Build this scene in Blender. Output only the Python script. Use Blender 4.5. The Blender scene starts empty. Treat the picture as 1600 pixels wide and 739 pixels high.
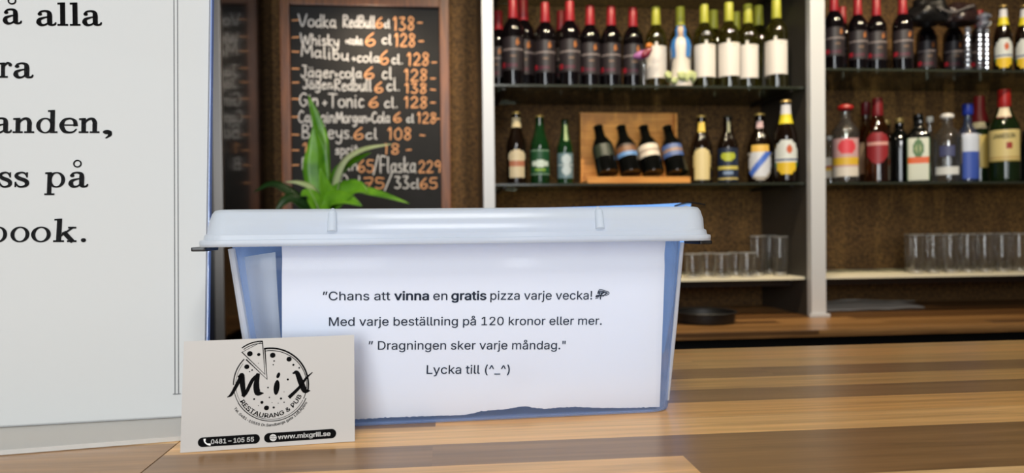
import bpy, bmesh, math, random
from mathutils import Vector, Matrix, noise
random.seed(7)
PI = math.pi
SC = bpy.context.scene
COL = SC.collection

# ------------------------------------------------------------------ camera
BAR = 1.10                                   # height of the bar top above the floor
F = 1109.0                                   # focal length in pixels of the 1600 px wide frame
YAW, PITCH, ROLL = math.radians(5.5), 0.0125, 0.0105
CAM = Vector((0, 0, BAR + 0.103))
_f = Vector((math.sin(YAW)*math.cos(PITCH), math.cos(YAW)*math.cos(PITCH), -math.sin(PITCH)))
_r0 = Vector((math.cos(YAW), -math.sin(YAW), 0)); _u0 = _r0.cross(_f)
_u = _u0*math.cos(ROLL) + _r0*math.sin(ROLL); _r = _r0*math.cos(ROLL) - _u0*math.sin(ROLL)
cd = bpy.data.cameras.new('camera'); cam = bpy.data.objects.new('camera', cd); COL.objects.link(cam)
cd.sensor_width = 36; cd.lens = 36*F/1600; cd.clip_start = 0.01
cam.matrix_world = Matrix(((_r.x, _u.x, -_f.x, CAM.x), (_r.y, _u.y, -_f.y, CAM.y), (_r.z, _u.z, -_f.z, CAM.z), (0, 0, 0, 1)))
cd.dof.use_dof = True; cd.dof.focus_distance = 0.365; cd.dof.aperture_fstop = 12.0
SC.camera = cam
SC.view_settings.view_transform = 'Standard'; SC.view_settings.look = 'None'
SC.view_settings.exposure = 0.0; SC.view_settings.gamma = 1.0; SC.view_settings.use_curve_mapping = False
SC.cycles.use_denoising = True; SC.cycles.max_bounces = 12; SC.cycles.transparent_max_bounces = 24
SC.cycles.caustics_reflective = False; SC.cycles.caustics_refractive = False

# ------------------------------------------------------------------ world and lamps
w = bpy.data.worlds.new('world'); SC.world = w; w.use_nodes = True
w.node_tree.nodes['Background'].inputs[0].default_value = (0.75, 0.85, 1.0, 1)
w.node_tree.nodes['Background'].inputs[1].default_value = 0.10
def lamp(name, kind, loc, target, power, color, size=0.1, sy=None, spot=None, blend=0.5):
    l = bpy.data.lights.new(name, kind); l.energy = power; l.color = color
    o = bpy.data.objects.new(name, l); COL.objects.link(o); o.location = loc
    if kind == 'AREA':
        l.size = size
        if sy: l.shape = 'RECTANGLE'; l.size_y = sy
    else: l.shadow_soft_size = size
    if kind == 'SPOT': l.spot_size = math.radians(spot); l.spot_blend = blend
    d = Vector(target) - Vector(loc); o.rotation_euler = d.to_track_quat('-Z', 'Y').to_euler()
    return o
lamp('window_daylight', 'AREA', (-0.9, -2.6, 1.85), (0.2, 0.5, 1.25), 80, (0.93, 0.97, 1.0), 1.35, 2.2)
lamp('ceiling_light_panel', 'AREA', (0.12, -0.75, 2.6), (0.05, 0.4, 1.1), 29, (1.0, 0.99, 0.975), 0.6, 0.6)
lamp('glint_strip_light', 'AREA', (0.75, -2.9, 1.30), (0.7, 2.0, 1.3), 15, (0.95, 0.98, 1.0), 0.22, 1.7)  # narrow upright light added to put glints on bottles and tumblers
for k, x in enumerate((0.22, 0.75, 1.35, 1.9)):
    lamp('shelf_spotlight', 'SPOT', (x, 1.75, 2.5), (x+0.03, 2.60, 1.35), 46, (1.0, 0.84, 0.60), 0.03, None, 80, 0.9)
lamp('menu_spotlight', 'SPOT', (-0.27, 2.46, 2.0), (-0.26, 2.70, 1.70), 7.5, (1.0, 0.80, 0.58), 0.03, None, 140, 0.9)

# ------------------------------------------------------------------ pixel measurements turned into points of the room
def ray(px, py): return (_f*F + _r*(px-800) + _u*(369.5-py)).normalized()
def at(px, py, Y):
    d = ray(px, py); return CAM + d*((Y-CAM.y)/d.y)
def atz(px, py, z):
    d = ray(px, py); return CAM + d*((z-CAM.z)/d.z)
def hit(M, px, py):                            # local (x, y) on the local XY plane of matrix M
    I = M.inverted(); o = I @ CAM; d = I.to_3x3() @ ray(px, py)
    p = o - d*(o.z/d.z); return (p.x, p.y)

# ------------------------------------------------------------------ materials
def lin(c):
    return tuple((x/255/12.92 if x/255 <= .04045 else ((x/255+.055)/1.055)**2.4) for x in c)
MATS = {}
def mat(name, rgb=(200, 200, 200), rough=0.5, metal=0.0, spec=0.5, coat=0.0):
    if name in MATS: return MATS[name]
    m = bpy.data.materials.new(name); m.use_nodes = True
    b = m.node_tree.nodes['Principled BSDF']
    b.inputs['Base Color'].default_value = (*lin(rgb), 1); b.inputs['Roughness'].default_value = rough
    b.inputs['Metallic'].default_value = metal; b.inputs['Specular IOR Level'].default_value = spec
    b.inputs['Coat Weight'].default_value = coat
    MATS[name] = m; return m
def N(m, t, **kw):
    n = m.node_tree.nodes.new(t)
    for k, v in kw.items(): setattr(n, k, v)
    return n
def L(m, a, b): m.node_tree.links.new(a, b)
def speckle(name, c1, c2, scale, rough=0.7, detail=6, stretch=(1, 1, 1), lo=.35, hi=.65, bump=0.0):
    m = mat(name, c1, rough); b = m.node_tree.nodes['Principled BSDF']
    tc = N(m, 'ShaderNodeTexCoord'); mp = N(m, 'ShaderNodeMapping'); mp.inputs['Scale'].default_value = stretch
    nz = N(m, 'ShaderNodeTexNoise'); nz.inputs['Scale'].default_value = scale; nz.inputs['Detail'].default_value = detail
    r = N(m, 'ShaderNodeValToRGB'); r.color_ramp.elements[0].position = lo; r.color_ramp.elements[1].position = hi
    r.color_ramp.elements[0].color = (*lin(c1), 1); r.color_ramp.elements[1].color = (*lin(c2), 1)
    L(m, tc.outputs['Object'], mp.inputs[0]); L(m, mp.outputs[0], nz.inputs['Vector']); L(m, nz.outputs['Fac'], r.inputs[0]); L(m, r.outputs[0], b.inputs['Base Color'])
    if bump:
        bp = N(m, 'ShaderNodeBump'); bp.inputs['Strength'].default_value = bump; bp.inputs['Distance'].default_value = 0.002
        L(m, nz.outputs['Fac'], bp.inputs['Height']); L(m, bp.outputs[0], b.inputs['Normal'])
    return m
def thin(name, tint, haze=None, haze_amt=0.0, gloss=0.06, rough=0.05, facing=0.5, edge=0.0):
    """a thin clear or hazy sheet: what is behind it, plus a scattering haze, plus a surface reflection stronger at grazing angles"""
    m = bpy.data.materials.new(name); m.use_nodes = True; nt = m.node_tree; nt.nodes.clear()
    out = N(m, 'ShaderNodeOutputMaterial'); tr = N(m, 'ShaderNodeBsdfTransparent'); tr.inputs[0].default_value = (*tint, 1)
    cur = tr.outputs[0]
    if haze:
        d = N(m, 'ShaderNodeBsdfDiffuse'); d.inputs[0].default_value = (*lin(haze), 1)
        tl = N(m, 'ShaderNodeBsdfTranslucent'); tl.inputs[0].default_value = (*lin(haze), 1)
        mx0 = N(m, 'ShaderNodeMixShader'); mx0.inputs[0].default_value = .5; L(m, d.outputs[0], mx0.inputs[1]); L(m, tl.outputs[0], mx0.inputs[2])
        mx = N(m, 'ShaderNodeMixShader'); mx.inputs[0].default_value = haze_amt
        if edge:
            lf_ = N(m, 'ShaderNodeLayerWeight'); lf_.inputs[0].default_value = .5; p3 = N(m, 'ShaderNodeMath', operation='POWER'); p3.inputs[1].default_value = 1.6
            m3 = N(m, 'ShaderNodeMapRange'); m3.inputs['To Min'].default_value = haze_amt; m3.inputs['To Max'].default_value = edge
            L(m, lf_.outputs['Facing'], p3.inputs[0]); L(m, p3.outputs[0], m3.inputs['Value']); L(m, m3.outputs[0], mx.inputs[0])
        L(m, cur, mx.inputs[1]); L(m, mx0.outputs[0], mx.inputs[2]); cur = mx.outputs[0]
    g = N(m, 'ShaderNodeBsdfGlossy'); g.inputs['Roughness'].default_value = rough
    lw = N(m, 'ShaderNodeLayerWeight'); lw.inputs[0].default_value = facing
    mr = N(m, 'ShaderNodeMapRange'); mr.inputs['To Min'].default_value = gloss; mr.inputs['To Max'].default_value = min(1, max(gloss*6, .45 if 'tumbler' in name else 0))
    pw = N(m, 'ShaderNodeMath', operation='POWER'); pw.inputs[1].default_value = 2.5
    L(m, lw.outputs['Facing'], pw.inputs[0]); L(m, pw.outputs[0], mr.inputs['Value'])
    mg = N(m, 'ShaderNodeMixShader'); L(m, mr.outputs[0], mg.inputs[0]); L(m, cur, mg.inputs[1]); L(m, g.outputs[0], mg.inputs[2])
    L(m, mg.outputs[0], out.inputs[0]); MATS[name] = m; return m
def butcher(name, row, length, cols, rough=0.32, off=(0, 0, 0), shade=1.0):
    m = mat(name, cols[0], rough, coat=0.15); b = m.node_tree.nodes['Principled BSDF']; b.inputs['Coat Roughness'].default_value = .25
    tc = N(m, 'ShaderNodeTexCoord'); mp = N(m, 'ShaderNodeMapping'); mp.inputs['Location'].default_value = off
    L(m, tc.outputs['Object'], mp.inputs[0])
    sp = N(m, 'ShaderNodeSeparateXYZ'); L(m, mp.outputs[0], sp.inputs[0])
    def mth(op, a, bb=None):
        n = N(m, 'ShaderNodeMath', operation=op)
        for i, v in enumerate((a, bb)):
            if v is None: continue
            if isinstance(v, (int, float)): n.inputs[i].default_value = v
            else: L(m, v, n.inputs[i])
        return n.outputs[0]
    rowf = mth('DIVIDE', sp.outputs['Y'], row); rowi = mth('FLOOR', rowf)
    w1 = N(m, 'ShaderNodeTexWhiteNoise', noise_dimensions='1D'); L(m, rowi, w1.inputs['W'])
    xs = mth('ADD', mth('DIVIDE', sp.outputs['X'], length), mth('MULTIPLY', w1.outputs['Value'], 7.3)); xi = mth('FLOOR', xs)
    cb = N(m, 'ShaderNodeCombineXYZ'); L(m, xi, cb.inputs[0]); L(m, rowi, cb.inputs[1])
    w2 = N(m, 'ShaderNodeTexWhiteNoise', noise_dimensions='2D'); L(m, cb.outputs[0], w2.inputs['Vector'])
    rp = N(m, 'ShaderNodeValToRGB'); rp.color_ramp.interpolation = 'CONSTANT'
    for i, c in enumerate(cols):
        p = i/len(cols)
        e = rp.color_ramp.elements[i] if i < 2 and False else (rp.color_ramp.elements.new(p) if 0 < i < len(cols)-1 else rp.color_ramp.elements[0 if i == 0 else -1])
        e.position = p; e.color = (*lin(c), 1)
    L(m, w2.outputs['Value'], rp.inputs[0])
    m2 = N(m, 'ShaderNodeMapping'); m2.inputs['Scale'].default_value = (4.0, 110, 110); L(m, mp.outputs[0], m2.inputs[0])
    add = N(m, 'ShaderNodeVectorMath', operation='ADD'); sc3 = N(m, 'ShaderNodeVectorMath', operation='SCALE'); sc3.inputs['Scale'].default_value = 13.0
    L(m, cb.outputs[0], sc3.inputs[0]); L(m, m2.outputs[0], add.inputs[0]); L(m, sc3.outputs[0], add.inputs[1])
    nz = N(m, 'ShaderNodeTexNoise'); nz.inputs['Scale'].default_value = 1.6; nz.inputs['Detail'].default_value = 7; nz.inputs['Roughness'].default_value = .65; nz.inputs['Distortion'].default_value = .6
    L(m, add.outputs[0], nz.inputs['Vector'])
    gr = N(m, 'ShaderNodeMapRange'); gr.inputs['From Min'].default_value = .3; gr.inputs['From Max'].default_value = .7; gr.inputs['To Min'].default_value = .66*shade; gr.inputs['To Max'].default_value = 1.26*shade
    L(m, nz.outputs['Fac'], gr.inputs['Value'])
    mul = N(m, 'ShaderNodeVectorMath', operation='SCALE'); L(m, rp.outputs[0], mul.inputs[0]); L(m, gr.outputs[0], mul.inputs['Scale'])
    L(m, mul.outputs[0], b.inputs['Base Color'])
    return m
def colmat(name='printed_label', rough=0.45):
    if name in MATS: return MATS[name]
    m = mat(name, (255, 255, 255), rough); a = N(m, 'ShaderNodeAttribute'); a.attribute_name = 'Col'
    L(m, a.outputs['Color'], m.node_tree.nodes['Principled BSDF'].inputs['Base Color']); return m

# ------------------------------------------------------------------ object helpers
def thing(name, label, cat, loc=(0, 0, 0), rotz=0.0, group=None, M=None):
    o = bpy.data.objects.new(name, None); COL.objects.link(o); o.empty_display_size = .02
    if M is not None: o.matrix_world = M
    else: o.location = loc; o.rotation_euler = (0, 0, rotz)
    o['label'] = label; o['category'] = cat
    if group: o['group'] = group
    return o
def obj(name, me, m, parent=None, smooth=False, kind=None, label=None):
    if isinstance(me, bmesh.types.BMesh):
        bm = me; me = bpy.data.meshes.new(name); bm.to_mesh(me); bm.free()
    o = bpy.data.objects.new(name, me); COL.objects.link(o)
    if m: me.materials.append(m)
    if smooth:
        me.polygons.foreach_set('use_smooth', [True]*len(me.polygons))
        if smooth == 'angle' or smooth is True:
            try: me.set_sharp_from_angle(angle=math.radians(40))
            except Exception: pass
    if parent: o.parent = parent
    if kind: o['kind'] = kind
    if label: o['label'] = label
    return o
def tag(o, label, cat, group=None):
    o['label'] = label; o['category'] = cat
    if group: o['group'] = group
    return o
def dup(root, loc, rotz, label, scale=None):
    r = root.copy(); COL.objects.link(r); r.location = loc; r.rotation_euler = (0, 0, rotz); r['label'] = label
    if scale: r.scale = scale
    for ch in list(root.children):
        c = ch.copy(); COL.objects.link(c); c.parent = r
        for g in ch.children:
            d = g.copy(); COL.objects.link(d); d.parent = c
    return r
def pydata(vs, fs):
    me = bpy.data.meshes.new('mesh'); me.from_pydata([tuple(v) for v in vs], [], fs); me.update(); return me
def bx(bm, lo, hi, bev=0.0):
    g = bmesh.ops.create_cube(bm, size=1.0)
    for v in g['verts']:
        v.co = Vector([lo[i] + (v.co[i]+.5)*(hi[i]-lo[i]) for i in range(3)])
    if bev:
        es = list({e for v in g['verts'] for e in v.link_edges})
        bmesh.ops.bevel(bm, geom=es, offset=bev, segments=2, affect='EDGES', profile=.7)
    return bm
def box(lo, hi, bev=0.0): return bx(bmesh.new(), lo, hi, bev)
def lathe(prof, seg=28, squash=None):
    """prof: (r, z) from bottom to top; closes on the axis at r = 0; squash = (nx, exponent) gives a rounded-square plan"""
    vs, fs = [], []; rings = []
    def plan(t):
        c, s = math.cos(t), math.sin(t)
        if not squash: return c, s
        e, ry = squash; k = (abs(c)**e + abs(s)**e)**(-1/e); return c*k, s*k*ry
    for r, z in prof:
        if r <= 1e-6: rings.append([len(vs)]); vs.append((0, 0, z))
        else:
            i0 = len(vs)
            for k in range(seg):
                c, s = plan(2*PI*k/seg); vs.append((r*c, r*s, z))
            rings.append(list(range(i0, i0+seg)))
    for a, b in zip(rings, rings[1:]):
        for k in range(seg):
            k2 = (k+1) % seg
            if len(a) == 1 and len(b) == 1: continue
            if len(a) == 1: fs.append((a[0], b[k2], b[k]))
            elif len(b) == 1: fs.append((a[k], a[k2], b[0]))
            else: fs.append((a[k], a[k2], b[k2], b[k]))
    return pydata(vs, fs)
def tube(pts, rad, seg=10, cap=True):
    vs, fs = [], []; n = len(pts); pts = [Vector(p) for p in pts]
    rad = rad if hasattr(rad, '__len__') else [rad]*n
    ref = Vector((0, 0, 1))
    for i, p in enumerate(pts):
        t = (pts[min(i+1, n-1)] - pts[max(i-1, 0)]).normalized()
        a = t.cross(ref)
        if a.length < 1e-3: a = t.cross(Vector((1, 0, 0)))
        a.normalize(); b = a.cross(t)
        for k in range(seg):
            q = 2*PI*k/seg; vs.append(p + (a*math.cos(q) + b*math.sin(q))*rad[i])
    for i in range(n-1):
        for k in range(seg):
            k2 = (k+1) % seg; fs.append((i*seg+k, i*seg+k2, (i+1)*seg+k2, (i+1)*seg+k))
    if cap: fs += [tuple(range(seg))[::-1], tuple(range((n-1)*seg, n*seg))]
    return pydata(vs, fs)
def patch(rfun, th0, th1, z0, z1, fn, nu=20, nv=20, out=0.0006, squash=None):
    """a printed label wrapped on a bottle; fn(u in -1..1, v in 0..1) -> sRGB or None where the label is cut away. Its centre faces local -Y"""
    vs, fs, cs = [], [], []
    for j in range(nv+1):
        z = z0 + (z1-z0)*j/nv; r = rfun(z) + out
        for i in range(nu+1):
            t = -PI/2 + th0 + (th1-th0)*i/nu; c, s = math.cos(t), math.sin(t)
            if squash:
                e, ry = squash; k = (abs(c)**e + abs(s)**e)**(-1/e); c, s = c*k, s*k*ry
                vs.append((r*c, r*s - out*.5, z))
            else: vs.append((r*c, r*s, z))
    for j in range(nv):
        for i in range(nu):
            col = fn((i+.5)/nu*2-1, (j+.5)/nv)
            if col is None: continue
            a = j*(nu+1)+i; fs.append((a, a+1, a+nu+2, a+nu+1)); cs.append(col)
    me = pydata(vs, fs)
    at_ = me.color_attributes.new('Col', 'FLOAT_COLOR', 'CORNER'); k = 0
    for f, c in zip(me.polygons, cs):
        for li in f.loop_indices: at_.data[li].color = (*lin(c), 1)
    bm = bmesh.new(); bm.from_mesh(me); bmesh.ops.delete(bm, geom=[v for v in bm.verts if not v.link_faces], context='VERTS'); bm.to_mesh(me); bm.free()
    return me
def rprof(prof):
    def f(z):
        for (r0, z0), (r1, z1) in zip(prof, prof[1:]):
            if z0 <= z <= z1 and z1 > z0: return r0 + (r1-r0)*(z-z0)/(z1-z0)
        return prof[-1][0]
    return f
def catmull(pts, n=6):
    if len(pts) < 3: return [Vector(p) for p in pts]
    P = [Vector(p) for p in pts]; P = [P[0]*2-P[1]] + P + [P[-1]*2-P[-2]]; out = []
    for i in range(1, len(P)-2):
        for k in range(n):
            t = k/n; a, b, c, d = P[i-1:i+3]
            out.append(.5*((2*b) + (c-a)*t + (2*a-5*b+4*c-d)*t*t + (3*b-3*c+d-a)*t**3))
    out.append(P[-2]); return out

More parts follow.
